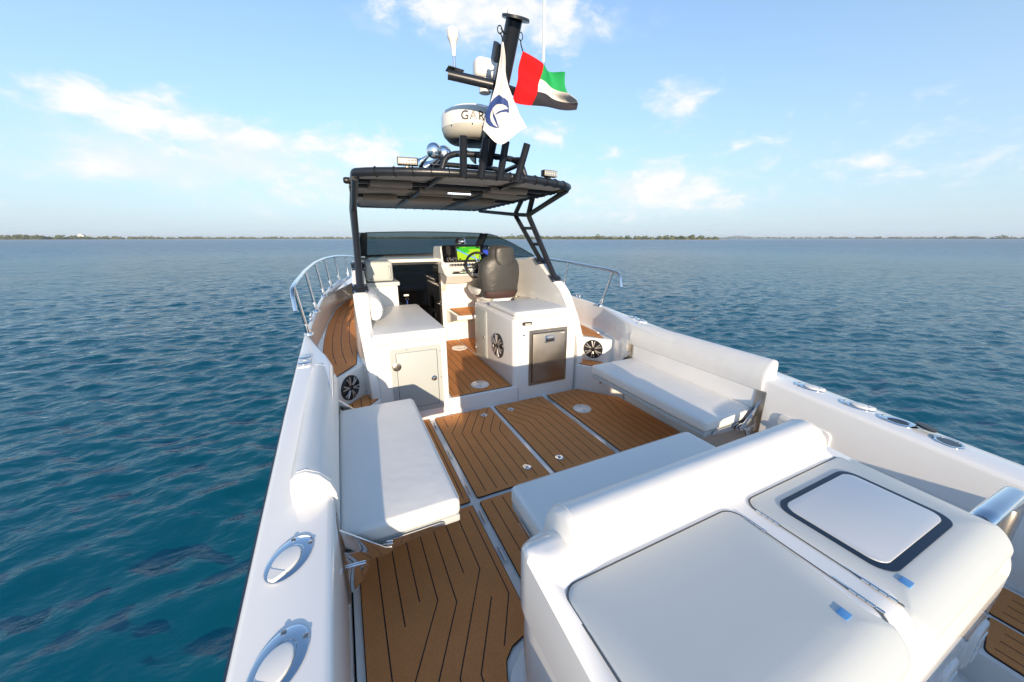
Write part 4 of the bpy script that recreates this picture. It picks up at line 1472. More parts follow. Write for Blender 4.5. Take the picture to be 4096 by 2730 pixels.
# flush rod holders: oval polished flange set askew, white rubber cap
def rod_socket(x, y, ang, cap=True, sg=1):
    z = float(sheer(y)[1])
    nrm = Vector((0, -.08, 1)).normalized()
    u = Vector((math.sin(R(ang)), math.cos(R(ang)), .08)).normalized()
    f_ = lathe('rod_holder', [(.052, -.002), (.052, .003), (.047, .0055), (.030, .0055), (.029, .004), (0, .004)] if cap else [(.052, -.002), (.052, .003), (.047, .0055), (.034, .0055), (.031, .002)], (x, y, z), nrm, CHR, boat, seg=36, sx=1.42, sy=.98, u=u)
    w = nrm.cross(u)
    for (a, b) in ((.052, .027), (.052, -.027), (-.066, 0)):
        p = Vector((x, y, z)) + u * a + w * b + nrm * .005
        s_ = lathe('screw', [(.0065, 0), (.0065, .0012), (.004, .0025), (0, .0025)], p, nrm, STEEL, f_, seg=12)
    c = Vector((x, y, z)) - u * .012
    if cap:
        lathe('cap', [(.032, .004), (.034, .008), (.032, .0115), (.028, .0128), (0, .0132)], c, nrm, PLW, f_, seg=32, sx=1.35, sy=.93, u=u)
        p = c - u * .048 + nrm * .009
        loft('cap_tab', [[(p + u * s_ + w * a * k + nrm * b)[:] for a, b in ((-.016, -.005), (.016, -.005), (.014, .005), (-.014, .005))] for s_, k in ((.016, 1.5), (.002, 1.1), (-.008, .7), (-.012, .3))], PLW, f_)
    else:
        lathe('socket_bore', [(.0305, .003), (.0300, -.06), (0, -.06)], (x, y, z), nrm, BLKM, f_, seg=28, sx=1.3, sy=.95, u=u)
    return f_
rod_socket(-1.340, .985, 33); rod_socket(-1.336, .715, 31)
rod_socket(1.362, 1.02, -28); rod_socket(1.362, .79, -28)
rs3 = rod_socket(1.360, .625, -28, cap=False)
z_ = float(sheer(.54)[1])
lathe('socket_lid', [(.038, 0), (.040, .004), (.036, .009), (0, .011)], (1.385, .535, z_ + .014), (.1, -.2, 1), BLKM, rs3, seg=28)
z_ = float(sheer(.445)[1])
ch = lathe('cup_holder', [(.052, -.002), (.052, .003), (.047, .006), (.040, .005), (.038, -.002)], (1.345, .445, z_), (0, -.08, 1), CHR, boat, seg=36)
lathe('cup_well', [(.0385, .003), (.036, -.06), (0, -.06)], (1.345, .445, z_), (0, -.08, 1), BLKG, ch, seg=28)
# pocket with latch in the starboard cockpit side
pk = panel_x('side_pocket', .815, 1.085, .30, .462, 1.236, 1.222, GEL, boat, r=.03, bev=.008)
panel_x('pocket_opening', .95, 1.045, .335, .428, 1.2235, 1.2200, BLKG, pk, r=.006, bev=0)
lathe('pocket_latch', [(.022, 0), (.020, .006), (.008, .010), (0, .02)], (1.221, 1.05, .375), (-1, -.2, 0), CHR, pk, seg=18)

# ================================================================== furniture and fittings (things of their own)
def stitch(pts, parent, r=.0022, m=None):
    tube('stitching', pts, r, m or VINYL, parent, seg=6)

def side_bench(sg, label):
    t = thing('fold_down_bench', label, 'bench', (sg * 1.0, 1.79, .3), 'fold down benches along the cockpit sides')
    xs = sorted((sg * .768, sg * 1.232))
    c = cushion('seat_cushion', xs[0], xs[1], 1.232, 2.352, .352, .433, .025, VINYL, t, bulge=.006)
    # seam round the top
    z = .421
    stitch([(a, b, z) for a, b in rrect(xs[0] + .001, xs[1] - .001, 1.233, 2.351, .034, 4)] + [(xs[1] - .001, 2.31, z)], c, .0016)
    box('seat_board', xs[0] + .006, xs[1] - .004, 1.240, 2.345, .318, .353, VINYLG, t, bev=.008)
    # backrest bolster set into the gunwale
    secs_ = []
    for y in [1.205, 1.208, 1.212, 1.218] + list(np.linspace(1.3, 2.29, 9)) + [2.372, 2.378, 2.382, 2.385]:
        e = min(1, min(y - 1.205, 2.385 - y) / .012)
        k = .97 + .03 * math.sqrt(max(0, 1 - (1 - e) ** 2))
        zc, zl = .655, .0
        prof = [(1.224, .560), (1.216, .60), (1.218, .645), (1.232, .690), (1.262, .730), (1.300, .752), (1.328, .750), (1.346, .735), (1.352, .70), (1.352, .60), (1.30, .56)]
        secs_.append([(sg * (1.285 + (a - 1.285) * k), y, zc + (b - zc) * k) for a, b in prof])
    b_ = loft('backrest', secs_, VINYL, t, angle=60)
    for yy in (1.222, 2.368):
        stitch([(sg * a, yy, b) for a, b in [(1.217, .60), (1.218, .645), (1.232, .690), (1.262, .730), (1.300, .753), (1.328, .751)]], b_, .0010)
    # polished folding brackets at both ends
    for ye, sy in ((1.232, -1), (2.352, 1)):
        y0 = ye + sy * .010
        br = prism('bracket', [(sg * a, b) for a, b in [(1.245, .385), (1.215, .365), (1.08, .350), (1.055, .340), (1.055, .315), (1.08, .305), (1.245, .290)]], 'y', y0, y0 + sy * .008, CHR, t, bev=.002)
        prism('bracket_rail', [(sg * a, b) for a, b in [(1.10, .352), (.86, .352), (.845, .345), (.84, .325), (.86, .325), (1.10, .305)]], 'y', y0 - sy * .004, y0 - sy * .009, CHR, t, bev=.002)
        prism('bracket_foot', [(sg * a, b) for a, b in [(1.245, .31), (1.16, .30), (1.15, .285), (1.155, .265), (1.20, .20), (1.245, .17)]], 'y', y0 + sy * .008, y0 + sy * .015, CHR, t, bev=.002)
        prism('strut', [(sg * a, b) for a, b in [(1.238, .50), (1.238, .44), (1.195, .385), (1.09, .312), (1.065, .318), (1.06, .340), (1.085, .352)]], 'y', y0 + sy * .016, y0 + sy * .024, CHR, t, bev=.002)
        screws(t, [(sg * 1.075, y0 + sy * .0085, .328), (sg * 1.175, y0 + sy * .0155, .285)], (0, sy, 0), .009, STEEL)
        box('bracket_plate', *sorted((sg * 1.228, sg * 1.24)), *sorted((y0 - sy * .02, y0 + sy * .045)), .17, .56, STEEL, t, bev=.003)
    lathe('stop_foot', [(.012, 0), (.012, .012), (.007, .014), (.007, .03)], (sg * .80, 2.25, .29), (0, 0, 1), CHR, t, seg=14)
side_bench(-1, 'white fold down bench on the left along the port gunwale')
side_bench(1, 'white fold down bench on the right against the starboard gunwale')

# aft bench with roll backrest
ab = thing('aft_bench', 'white bench across the cockpit in front of the transom unit, with a thick roll backrest', 'bench', (0, .92, .35))
c = cushion('seat_cushion', -.556, .556, .72, 1.197, .372, .456, .026, VINYL, ab, bulge=.006)
stitch([(a, b, .444) for a, b in rrect(-.557, .557, .74, 1.198, .036, 4)], c, .0016)
box('seat_board', -.548, .548, .74, 1.190, .338, .373, VINYLG, ab, bev=.008)
secs_ = []
for x in np.concatenate([np.linspace(-.626, -.59, 5), np.linspace(-.5, .5, 9), np.linspace(.59, .626, 5)]):
    e = min(1, (.626 - abs(x)) / .03)
    k = .88 + .12 * math.sqrt(max(0, 1 - (1 - e) ** 2))
    prof = [(.607, .635), (.604, .668), (.613, .703), (.636, .732), (.668, .748), (.704, .749), (.738, .734), (.768, .704), (.790, .660), (.800, .605), (.800, .50), (.785, .455), (.70, .45), (.66, .60)]
    secs_.append([(x, .70 + (a - .70) * k, .60 + (b - .60) * k) for a, b in prof])
rb = loft('backrest', secs_, VINYL, ab, angle=60)
for xx in (-.604, .604):
    stitch([(xx, a, b) for a, b in [(.603, .668), (.612, .7035), (.635, .733), (.668, .7495), (.704, .7505), (.739, .7355), (.769, .705), (.791, .661), (.801, .605)]], rb, .0016)
for sg in (-1, 1):
    prism('bracket', [(1.10, .36), (.86, .352), (.83, .33), (.86, .315), (1.10, .335)], 'x', sg * .553, sg * .560, CHR, ab, bev=.002)
    prism('bracket_foot', [(.93, .345), (.80, .345), (.80, .24), (.85, .26), (.93, .318)], 'x', sg * .563, sg * .571, CHR, ab, bev=.002)
    screws(ab, [(sg * .5715, .90, .330)], (sg, 0, 0), .008, STEEL)

# lounge cushion on the seat box and its pillow
lc = cushion('lounge_cushion', -.968, -.378, 2.772, 4.04, .703, .790, .032, VINYL, None, bulge=.006)
tag(lc, 'white seat cushion on the box left of the walkway, behind the grey locker door', 'cushion')
stitch([(a, b, .779) for a, b in rrect(-.969, -.377, 2.771, 4.0, .032, 4)], lc, .0015)
secs_ = []
for y in np.linspace(3.02, 3.78, 12):
    e = min(1, min(y - 3.02, 3.78 - y) / .05)
    k = .80 + .20 * math.sqrt(max(0, 1 - (1 - e) ** 2))
    prof = [(-.935, .85), (-.90, .835), (-.865, .85), (-.840, .89), (-.830, .945), (-.842, 1.0), (-.872, 1.045), (-.91, 1.062), (-.935, 1.05)]
    secs_.append([(-.925 + (a + .925) * k, y, .95 + (b - .95) * k) for a, b in prof])
pw = loft('pillow', secs_, VINYL, None, angle=70)
tag(pw, 'white bolster pillow standing against the port side above the lounge cushion', 'pillow')
hl = cushion('box_lid', .236, .828, 2.782, 3.42, .812, .862, .026, PLW, None, bulge=.006)
tag(hl, 'smooth white lid on the console box directly behind the helm seat', 'lid')
box('hinge', .80, .83, 3.395, 3.405, .862, .869, CHR, hl, bev=.001)
box('hinge', .29, .32, 3.395, 3.405, .862, .869, CHR, hl, bev=.001)

# drawer fridge
fg = thing('fridge', 'brushed steel drawer fridge set into the console box beside the walkway', 'fridge', (.595, 2.79, .13))
ring_y('frame', rrect(.388, .805, .130, .678, .008, 2), rrect(.414, .779, .158, .648, .004, 2), 2.803, 2.790, STEEL, fg)
box('gap', .412, .781, 2.797, 2.8015, .156, .650, CAULK, fg, bev=0)
prism('door', rrect(.4195, .7735, .165, .642, .004, 2), 'y', 2.802, 2.778, STEEL, fg, bev=.003)
hd = ring_y('handle', rrect(.545, .655, .545, .618, .006, 3), rrect(.556, .644, .556, .608, .004, 3), 2.779, 2.772, CHR, fg)
box('handle_recess', .555, .645, 2.7762, 2.7785, .555, .609, BLKM, fg, bev=0)
box('handle_flap', .558, .642, 2.771, 2.7755, .572, .606, CHR, fg, bev=.002)
screws(fg, [(.401, 2.790, .25), (.401, 2.790, .55), (.792, 2.790, .25), (.792, 2.790, .55)], (0, -1, 0), .005)
box('maker_mark', .722, .765, 2.7765, 2.7782, .624, .629, PLW, fg, bev=0)

# speakers
def speaker(c, ax, r, label, spin=0):
    ax = Vector(ax).normalized()
    c = Vector(c)
    t = thing('speaker', label, 'speaker', tuple(c), 'round marine speakers')
    u = Vector((0, 0, 1)); u = (u - ax * u.dot(ax)).normalized(); w = ax.cross(u)
    lathe('rim', [(r, -.004), (r, .008), (r * .96, .014), (r * .90, .014), (r * .88, .006)], c, ax, RING, t, seg=40)
    lathe('cone', [(r * .89, .006), (r * .80, .004), (r * .55, -.012), (r * .28, -.018), (0, -.018)], c, ax, SPC, t, seg=36)
    lathe('surround', [(r * .885, .007), (r * .83, .011), (r * .76, .006)], c, ax, RING, t, seg=36)
    lathe('tweeter', [(r * .26, -.012), (r * .25, .012), (r * .20, .016), (r * .16, .010), (0, .013)], c, ax, RING, t, seg=28)
    for k in range(6):
        for da in (-8, 8):
            a = R(60 * k + spin + da * .6)
            a2 = R(60 * k + spin + da)
            tube('grille_spoke', [c + (u * math.cos(a) + w * math.sin(a)) * r * .24 + ax * .013, c + (u * math.cos(a2) + w * math.sin(a2)) * r * .60 + ax * .018, c + (u * math.cos(R(60 * k + spin + da * 1.25)) + w * math.sin(R(60 * k + spin + da * 1.25))) * r * .90 + ax * .013], r * .058, SPK, t, seg=6)
speaker((-1.160, 2.823, .390), (.772, -.636, 0), .098, 'round speaker with violet cone in the port riser, left of the grey locker', 15)
speaker((1.160, 2.823, .390), (-.772, -.636, 0), .098, 'round speaker with violet cone in the starboard riser, right of the fridge', 0)
speaker((.226, 3.145, .460), (-1, 0, 0), .125, 'large round silver speaker in the walkway side of the console box', 10)

# helm seat
hs_ = thing('helm_seat', 'dark charcoal leather helm seat with headrest at the wheel', 'seat', (.51, 3.9, .80))
def sup(hw_, hd, cx_, cy_, z, n=28, e=3.0, fw=0):
    pts = []
    for k in range(n):
        a = 2 * PI * k / n
        ca, sa = math.cos(a), math.sin(a)
        x = hw_ * abs(ca) ** (2 / e) * (1 if ca > 0 else -1)
        y = hd * abs(sa) ** (2 / e) * (1 if sa > 0 else -1)
        pts.append((cx_ + x, cy_ + y + fw * (x / hw_) ** 2, z))
    return pts
bk = [(.845, .165, .060, 3.735), (.87, .185, .075, 3.735), (.95, .200, .082, 3.73), (1.05, .212, .085, 3.725), (1.13, .216, .083, 3.72), (1.20, .208, .078, 3.715), (1.25, .190, .072, 3.712), (1.285, .160, .064, 3.71), (1.31, .128, .056, 3.71), (1.36, .122, .055, 3.708), (1.40, .112, .052, 3.708), (1.418, .095, .042, 3.71), (1.424, .07, .02, 3.712)]
loft('backrest', [sup(w_ * (1.13 if z < 1.29 else 1.04), d, .500, yc, z, fw=.03) for z, w_, d, yc in bk], SEATB, hs_, angle=60)
loft('headrest', [sup(w_, .030, .528, 3.652 + (.012 if z > 1.4 else 0), z, e=4, fw=.012) for z, w_ in ((1.218, .085), (1.226, .098), (1.26, .112), (1.32, .116), (1.38, .110), (1.400, .098), (1.408, .08))], SEATB, hs_, angle=60)
loft('lower_panel', [sup(w_ * 1.12, .03, .500, yc, z, fw=.02) for z, w_, yc in ((.846, .150, 3.692), (.853, .158, 3.685), (.90, .172, 3.680), (.922, .178, 3.679))], SEATM, hs_, angle=60)
# seams across the back
for z, w_ in ((.945, .178), (.965, .180)):
    tube('seam', [(.500 + 1.12 * w_ * u_, 3.6475 + .030 * u_ * u_ + .05 * abs(u_) ** 8 + .002, z) for u_ in np.linspace(-1, 1, 15)], .0022, SEATB, hs_, seg=6)
loft('seat_cushion', [sup(w_, d, .505, 3.95, z) for z, w_, d in ((.83, .17, .20), (.85, .205, .235), (.93, .215, .245), (.975, .20, .235), (.985, .15, .19))], SEATB, hs_, angle=60)
for sg in (-1, 1):
    loft('side_bolster', [sup(.042, d, .505 + sg * .200, yc, z, n=18) for z, d, yc in ((.85, .15, 3.93), (.90, .21, 3.93), (.98, .20, 3.93), (1.03, .14, 3.88), (1.06, .08, 3.83), (1.065, .03, 3.82))], SEATB, hs_, angle=60)
loft('seat_shell', [sup(w_, d, .49, 3.96, z) for z, w_, d in ((.80, .12, .15), (.82, .20, .22), (.90, .255, .27), (.945, .262, .275), (.95, .25, .26))], PLW, hs_, angle=60)
box('pedestal', .36, .66, 3.72, 4.15, .15, .805, GEL, hs_, bev=.02, seg=3)
box('slide_plate', .39, .62, 3.655, 3.74, .800, .842, PLW, hs_, bev=.004)
box('slide_latch', .60, .645, 3.650, 3.70, .815, .835, BLKM, hs_, bev=.003)

# key float hanging on the door lock
kf = thing('key_float', 'orange cork key float on a blue cord hanging from the companionway door', 'key ring', (-.405, 4.55, .60))
box('key_tag', -.445, -.385, 4.562, 4.570, .80, .822, PLW, kf, bev=.002)
tube('key_ring', [(-.412 + .017 * math.cos(a), 4.560, .765 + .017 * math.sin(a)) for a in np.linspace(0, 2 * PI, 20, endpoint=False)], .0025, CHR, kf, closed=True, seg=6)
tube('cord', [(-.412, 4.560, .748), (-.410, 4.558, .70), (-.403, 4.558, .665)], .005, BLUEC, kf, seg=6)
lathe('float', [(.004, .07), (.017, .06), (.024, .03), (.022, 0), (.012, -.02), (0, -.022)], (-.400, 4.556, .60), (0, 0, 1), ORANGE, kf, seg=16)

# ================================================================== hardtop
ht = thing('hardtop', 'black tube framed hardtop with grey canvas over the helm', 'hardtop', (0, 4.0, 1.0))
def aft_y(x): return 2.765 + .285 * (abs(x) / .937) ** 2.2
HZ = 1.962
xs = np.linspace(-.86, .86, 25)
pts = [(-.937, 3.20, HZ - .01), (-.937, 3.07, HZ)] + [(x, aft_y(x), HZ) for x in xs] + [(.937, 3.07, HZ), (.937, 3.20, HZ - .01)]
tube('aft_tube', pts, .031, BLK, ht, fil=.03, seg=14)
def side_x(y): return np.interp(y, [3.0, 3.8, 5.0, 5.45], [.937, .93, .87, .80])
def roof_z(y): return np.interp(y, [2.7, 3.2, 4.2, 5.5], [HZ, 1.957, 1.94, 1.905])
front = [(x, 5.47 - .10 * (x / .8) ** 2, roof_z(5.45) + .012 * (1 - (x / .8) ** 2)) for x in np.linspace(-.76, .76, 13)]
for sg in (-1, 1):
    tube('side_tube', [(sg * side_x(y), y, roof_z(y)) for y in (3.19, 3.5, 3.9, 4.4, 4.9, 5.25)] + [(sg * .775, 5.36, roof_z(5.4))], .026, BLK, ht, seg=12)
tube('front_tube', front, .022, BLK, ht, seg=12)
for x in (-.335, .318):
    tube('ridge_tube', [(x, aft_y(x) + .02, HZ - .012), (x, 4.2, roof_z(4.2) - .02), (x, 5.42, roof_z(5.4))], .020, BLK, ht, seg=12)
# cross bars with taupe sleeves between the long tubes
bars = [(3.30, [(-.82, -.49)]), (3.55, [(-.82, -.48), (-.38, .11), (.24, .60)]), (4.22, [(-.82, -.485), (-.355, .12), (.30, .64)]), (3.31, [(.22, .60)])]
done = set()
for y, sl in bars:
    zb = roof_z(y) - .03
    if round(y, 1) not in done or True:
        w = side_x(y) - .01
        if y != 3.31:
            tube('cross_tube', [(-w, y, zb + .012), (w, y, zb + .012)], .017, BLK, ht, seg=12)
    for a, b in sl:
        yy = 3.30 if y == 3.31 else y
        tube('sleeve', [(a, yy, zb + .006), (b, yy, zb + .006)], .034, SLEEVE, ht, flat=(.9, 1.2), seg=12)
# canvas (top skin and lining, a thin bag) sagging slightly between the bars
def canvas():
    ys = np.linspace(0, 1, 15)
    rows_t, rows_b = [], []
    us_ = np.linspace(-1, 1, 13)
    for v in ys:
        row = []
        for u_ in us_:
            ya = aft_y(u_ * .88) + .045
            yb = 5.43 - .10 * u_ * u_
            y = ya + (yb - ya) * v
            x = u_ * (side_x(y) - .035)
            z = roof_z(y) + .010 + .030 * (1 - u_ * u_) * math.sin(PI * min(1, v * 1.02)) - .005
            row.append((x, y, z))
        rows_t.append(row)
    return rows_t
rt = canvas()
cv = sheet('canopy', rt, CANV, ht, th=.008)
sheet('canopy_lining', [[(x, y, z - .009) for x, y, z in r] for r in rt], CANVU, ht, th=.004)
# lacing loops round the tubes
def loop(c, d, r):
    d = Vector(d).normalized()
    u = d.orthogonal().normalized(); w = d.cross(u)
    tube('lacing_loop', [Vector(c) + u * math.cos(a) * r + w * math.sin(a) * r for a in np.linspace(0, 2 * PI, 14, endpoint=False)], .0042, BLKM, ht, closed=True, seg=5)
for x in np.linspace(-.80, .80, 14):
    if min(abs(x - q) for q in (-.59, .59)) < .03: continue
    loop((x, aft_y(x), HZ), (1, (aft_y(x + .01) - aft_y(x - .01)) / .02, .12), .034)
for sg in (-1, 1):
    for y in np.linspace(3.25, 5.2, 15):
        loop((sg * side_x(y), y, roof_z(y)), (0, 1, .1), .029)
for x in np.linspace(-.7, .7, 12):
    loop((x, 5.47 - .10 * (x / .8) ** 2, roof_z(5.45) + .008), (1, 0, .1), .025)
# posts and braces
for sg in (-1, 1):
    def S(x, y, z): return (sg * x, y, z)
    def foot(x, y, z, nm):
        d = Vector((0, math.cos(R(34)), math.sin(R(34))))
        nrm = Vector((0, -math.sin(R(34)), math.cos(R(34))))
        rot = Matrix((Vector((1, 0, 0)), d, nrm)).transposed()
        pl_ = obox('foot_plate', Vector(S(x, y, z)) + nrm * .002, .125, .115, .012, rot, BLK, ht, bev=.004)
        for a in (-.047, .047):
            for b in (-.042, .042):
                p = Vector(S(x, y, z)) + Vector((1, 0, 0)) * a + d * b + nrm * .008
                lathe('bolt', [(.009, 0), (.009, .002), (.005, .005), (0, .005)], p, nrm, CHR, pl_, seg=12)
    foot(.985, 3.325, 1.078, 0)
    foot(.965, 3.615, 1.248, 1)
    tube('post', [S(.985, 3.325, 1.07), S(.938, 3.885, 1.757), S(.925, 3.765, 1.935)], .030, BLK, ht, fil=.03, seg=14)
    tube('post', [S(.965, 3.60, 1.24), S(.938, 4.245, 1.782), S(.922, 4.03, 1.93)], .027, BLK, ht, fil=.03, seg=14)
    tube('knee_bar', [S(.938, 3.885, 1.757), S(.938, 4.245, 1.782)], .022, BLK, ht, seg=12)
    tube('aft_brace', [S(.938, 3.885, 1.757), S(.937, 3.10, 1.938)], .026, BLK, ht, seg=12)
    tube('front_brace', [S(.938, 4.245, 1.782), S(.86, 5.30, 1.885)], .022, BLK, ht, seg=12)
    def on1(t): return Vector(S(.985, 3.325, 1.07)).lerp(Vector(S(.938, 3.885, 1.757)), t)
    def on2(z):
        t = (z - 1.24) / (1.782 - 1.24)
        return Vector(S(.965, 3.60, 1.24)).lerp(Vector(S(.938, 4.245, 1.782)), t)
    for t in (.52, .78):
        p = on1(t)
        tube('rung', [p, on2(p.z + .01)], .017, BLK, ht, seg=12)
lathe('side_lamp', [(.02, 0), (.026, .01), (.026, .04), (.018, .055), (0, .058)], (-.955, 3.45, 1.955), (-1, 0, 0), BLKM, ht, seg=18)
# LED strip under the roof
led = box('cabin_light', -.145, .095, 3.44, 3.475, 1.888, 1.905, PLW, ht, bev=.004)
for k in range(10):
    box('light_diode', -.137 + .0225 * k, -.122 + .0225 * k, 3.436, 3.441, 1.891, 1.902, emit_mat('cool_led', (.8, .9, 1), 1.5) if k == 0 else bpy.data.materials['cool_led'], led, bev=0)
# arch and fanned rod holders above the aft tube
AR = [(-.355, 2.83, 1.97), (-.315, 2.835, 2.075), (-.24, 2.835, 2.105), (0, 2.80, 2.11), (.24, 2.835, 2.105), (.315, 2.835, 2.075), (.355, 2.83, 1.97)]
tube('arch', AR, .022, BLK, ht, fil=.05, seg=12)
tube('arch', [(-.37, 3.22, 1.96), (-.32, 3.20, 2.07), (-.25, 3.19, 2.09), (.25, 3.19, 2.09), (.32, 3.20, 2.07), (.37, 3.22, 1.96)], .020, BLK, ht, fil=.05, seg=12)
for sg in (-1, 1):
    tube('arch_stay', [(sg * .31, 2.84, 2.078), (sg * .31, 3.20, 2.072)], .018, BLK, ht, seg=12)
for (bx, tx) in ((-.218, -.246), (-.083, -.078), (.072, .078), (.220, .250)):
    a, b = Vector((bx, 2.722, 1.935)), Vector((tx, 2.612, 2.172))
    d = (b - a).normalized()
    L_ = (b - a).length
    rh = lathe('rod_holder', [(.0175, 0), (.0265, .001), (.0265, L_), (.0245, L_ + .001), (.0225, L_ - .002), (.0225, .10), (0, .10)], a, d, BLK, ht, seg=22, angle=30)
    m_ = a.lerp(b, .62)
    tube('clamp', [m_ + Vector((0, .02, -.005)), Vector((m_.x * .97, 2.80, 2.098))], .017, BLK, rh, seg=10)
    u_, w_, a_ = frame_of(d)

# light bars
def light_bar(x, label):
    y = aft_y(x) - .012
    t = thing('light_bar', label, 'light', (x, y, 1.99), 'LED light bars on the hardtop edge')
    rz = Matrix.Rotation(R(-8 if x > 0 else 8) * -1, 3, 'Z')
    c = Vector((x, y, 2.026))
    obox('housing', c, .142, .045, .052, rz, BLKM, t, bev=.006)
    obox('lens', c + rz @ Vector((0, -.0225, 0)), .128, .006, .040, rz, mat('warm_lens_glass', (.62, .56, .42), .12, coat=.6) if 'warm_lens_glass' not in bpy.data.materials else bpy.data.materials['warm_lens_glass'], t, bev=.003)
    for k in range(6):
        for j in (-1, 1):
            lathe('reflector', [(.0085, 0), (.0075, .001), (.0045, .0035), (0, .0035)], c + rz @ Vector((-.05 + .02 * k, -.0254, j * .0095)), rz @ Vector((0, -1, 0)), CHR, t, seg=10)
    obox('mount', c + Vector((0, .01, -.036)), .03, .03, .03, rz, BLK, t, bev=.003)
light_bar(-.59, 'small LED light bar on the left of the hardtop aft edge')
light_bar(.59, 'small LED light bar on the right of the hardtop aft edge')

# air horns
def air_horn(cap_c, bell_c, label):
    cap_c, bell_c = Vector(cap_c), Vector(bell_c)
    t = thing('air_horn', label, 'horn', tuple((cap_c + bell_c) / 2), 'chrome air horns on the hardtop')
    ax = (Vector((CAM.x, CAM.y, 2.1)) - cap_c).normalized()
    lathe('sound_cap', [(.050, -.02), (.054, -.008), (.054, .0), (.050, .012), (.040, .022), (.022, .029), (0, .031)], cap_c, ax, CHR, t, seg=32, angle=60)
    lathe('cap_screw', [(.006, .0305), (.006, .034), (0, .035)], cap_c, ax, STEEL, t, seg=10)
    d = bell_c - (cap_c - ax * .02)
    L_ = d.length
    lathe('trumpet', [(.010, 0), (.011, L_ * .45), (.018, L_ * .72), (.030, L_ * .9), (.047, L_ * 1.0), (.048, L_ * 1.0 + .003), (.045, L_ * 1.0), (.028, L_ * .9)], cap_c - ax * .02, d, CHR, t, seg=28, angle=60)
    return t
air_horn((-.400, 2.83, 2.110), (-.492, 2.93, 2.035), 'chrome air horn at the left of the pair, with round cap')
air_horn((-.318, 2.86, 2.105), (-.415, 2.985, 2.03), 'chrome air horn next to the arch, with round cap')
hp = obox('horn_bracket', (-.365, 2.90, 2.032), .10, .14, .008, Matrix.Rotation(R(12), 3, 'X'), BLK, ht, bev=.002)
tube('horn_wire', [(-.345, 2.84, 2.08), (-.33, 2.82, 2.03), (-.345, 2.83, 1.985)], .004, BLKM, ht, seg=6)

# ================================================================== mast and what it carries
ms = thing('signal_mast', 'black aft raked mast standing on the hardtop arch', 'mast', (0, 2.80, 2.08))
mb, mt = Vector((0, 2.83, 2.06)), Vector((0, 2.315, 2.752))
md = (mt - mb).normalized()
mw = Vector((1, 0, 0)); mn = md.cross(mw)
def msec(p, a=.066, b=.048, n=20):
    return [(p + mw * a * abs(math.cos(t)) ** .75 * (1 if math.cos(t) > 0 else -1) + mn * b * abs(math.sin(t)) ** .95 * (1 if math.sin(t) > 0 else -1))[:] for t in [2 * PI * k / n for k in range(n)]]
loft('mast_post', [msec(mb, .056, .05), msec(mb.lerp(mt, .5), .053, .047), msec(mt, .049, .043)], BLK, ms, angle=50)
cap = loft('mast_head', [[(mt + Vector((0, -.02, 0)) + mw * (a * .085) + Vector((0, 1, .38)) * b * .066 + Vector((0, 0, 1)) * h)[:] for a, b in [(math.cos(2 * PI * k / 24), math.sin(2 * PI * k / 24)) for k in range(24)]] for h in (-.012, .0, .004)], BLK, ms)
lathe('masthead_light', [(.028, 0), (.028, .03), (.024, .045), (0, .048)], mt + Vector((-.012, .012, .008)), (0, 0, 1), PLW, ms, seg=20)
J = mb.lerp(mt, .60)
tube('cross_arm', [J + Vector((0, .01, .0)), (-.325, 2.64, 2.53)], .030, BLK, ms, seg=14, flat=(1, .85))
tube('cross_arm', [J + Vector((0, .01, .0)), (.44, 2.68, 2.49)], .026, BLK, ms, seg=14)
obox('sensor_plate', (-.275, 2.655, 2.565), .105, .085, .006, Matrix.Rotation(R(6), 3, 'Y'), BLK, ms, bev=.002)
tube('plate_stay', [(-.285, 2.655, 2.562), (-.295, 2.65, 2.53)], .010, BLK, ms, seg=8)
# dome bracket
prism('dome_bracket', [(2.86, 2.10), (3.12, 2.215), (3.12, 2.20), (2.95, 2.09), (2.86, 2.05)], 'x', -.075, -.063, BLK, ms, bev=.002)
prism('dome_bracket', [(2.86, 2.10), (3.12, 2.215), (3.12, 2.20), (2.95, 2.09), (2.86, 2.05)], 'x', .063, .075, BLK, ms, bev=.002)
obox('dome_shelf', (0, 3.08, 2.248), .26, .28, .008, Matrix.Identity(3), BLK, ms, bev=.003)
tube('flag_ring', [Vector((-.102 + .015 * math.cos(a), 2.30, 2.675 + .020 * math.sin(a))) for a in np.linspace(0, 2 * PI, 18, endpoint=False)], .0032, BLKM, ms, closed=True, seg=6)
tube('ring_stay', [(-.04, 2.37, 2.69), (-.09, 2.305, 2.685)], .005, BLKM, ms, seg=6)
tube('flag_ring', [Vector((.118 + .016 * math.cos(a), 2.47, 2.755 + .022 * math.sin(a))) for a in np.linspace(0, 2 * PI, 18, endpoint=False)], .0032, BLKM, ms, closed=True, seg=6)
tube('ring_stay', [(.05, 2.47, 2.62), (.10, 2.47, 2.745)], .004, BLKM, ms, seg=6)
obox('mast_bracket', J.lerp(mt, .50) + Vector((-.078, .0, .0)), .03, .07, .095, Matrix.Rotation(R(35), 3, 'X'), BLK, ms, bev=.006)
tube('flag_ring', [J + Vector((-.085 + .018 * math.cos(a), -.02, -.035 + .018 * math.sin(a))) for a in np.linspace(0, 2 * PI, 18, endpoint=False)], .003, BLKM, ms, closed=True, seg=6)

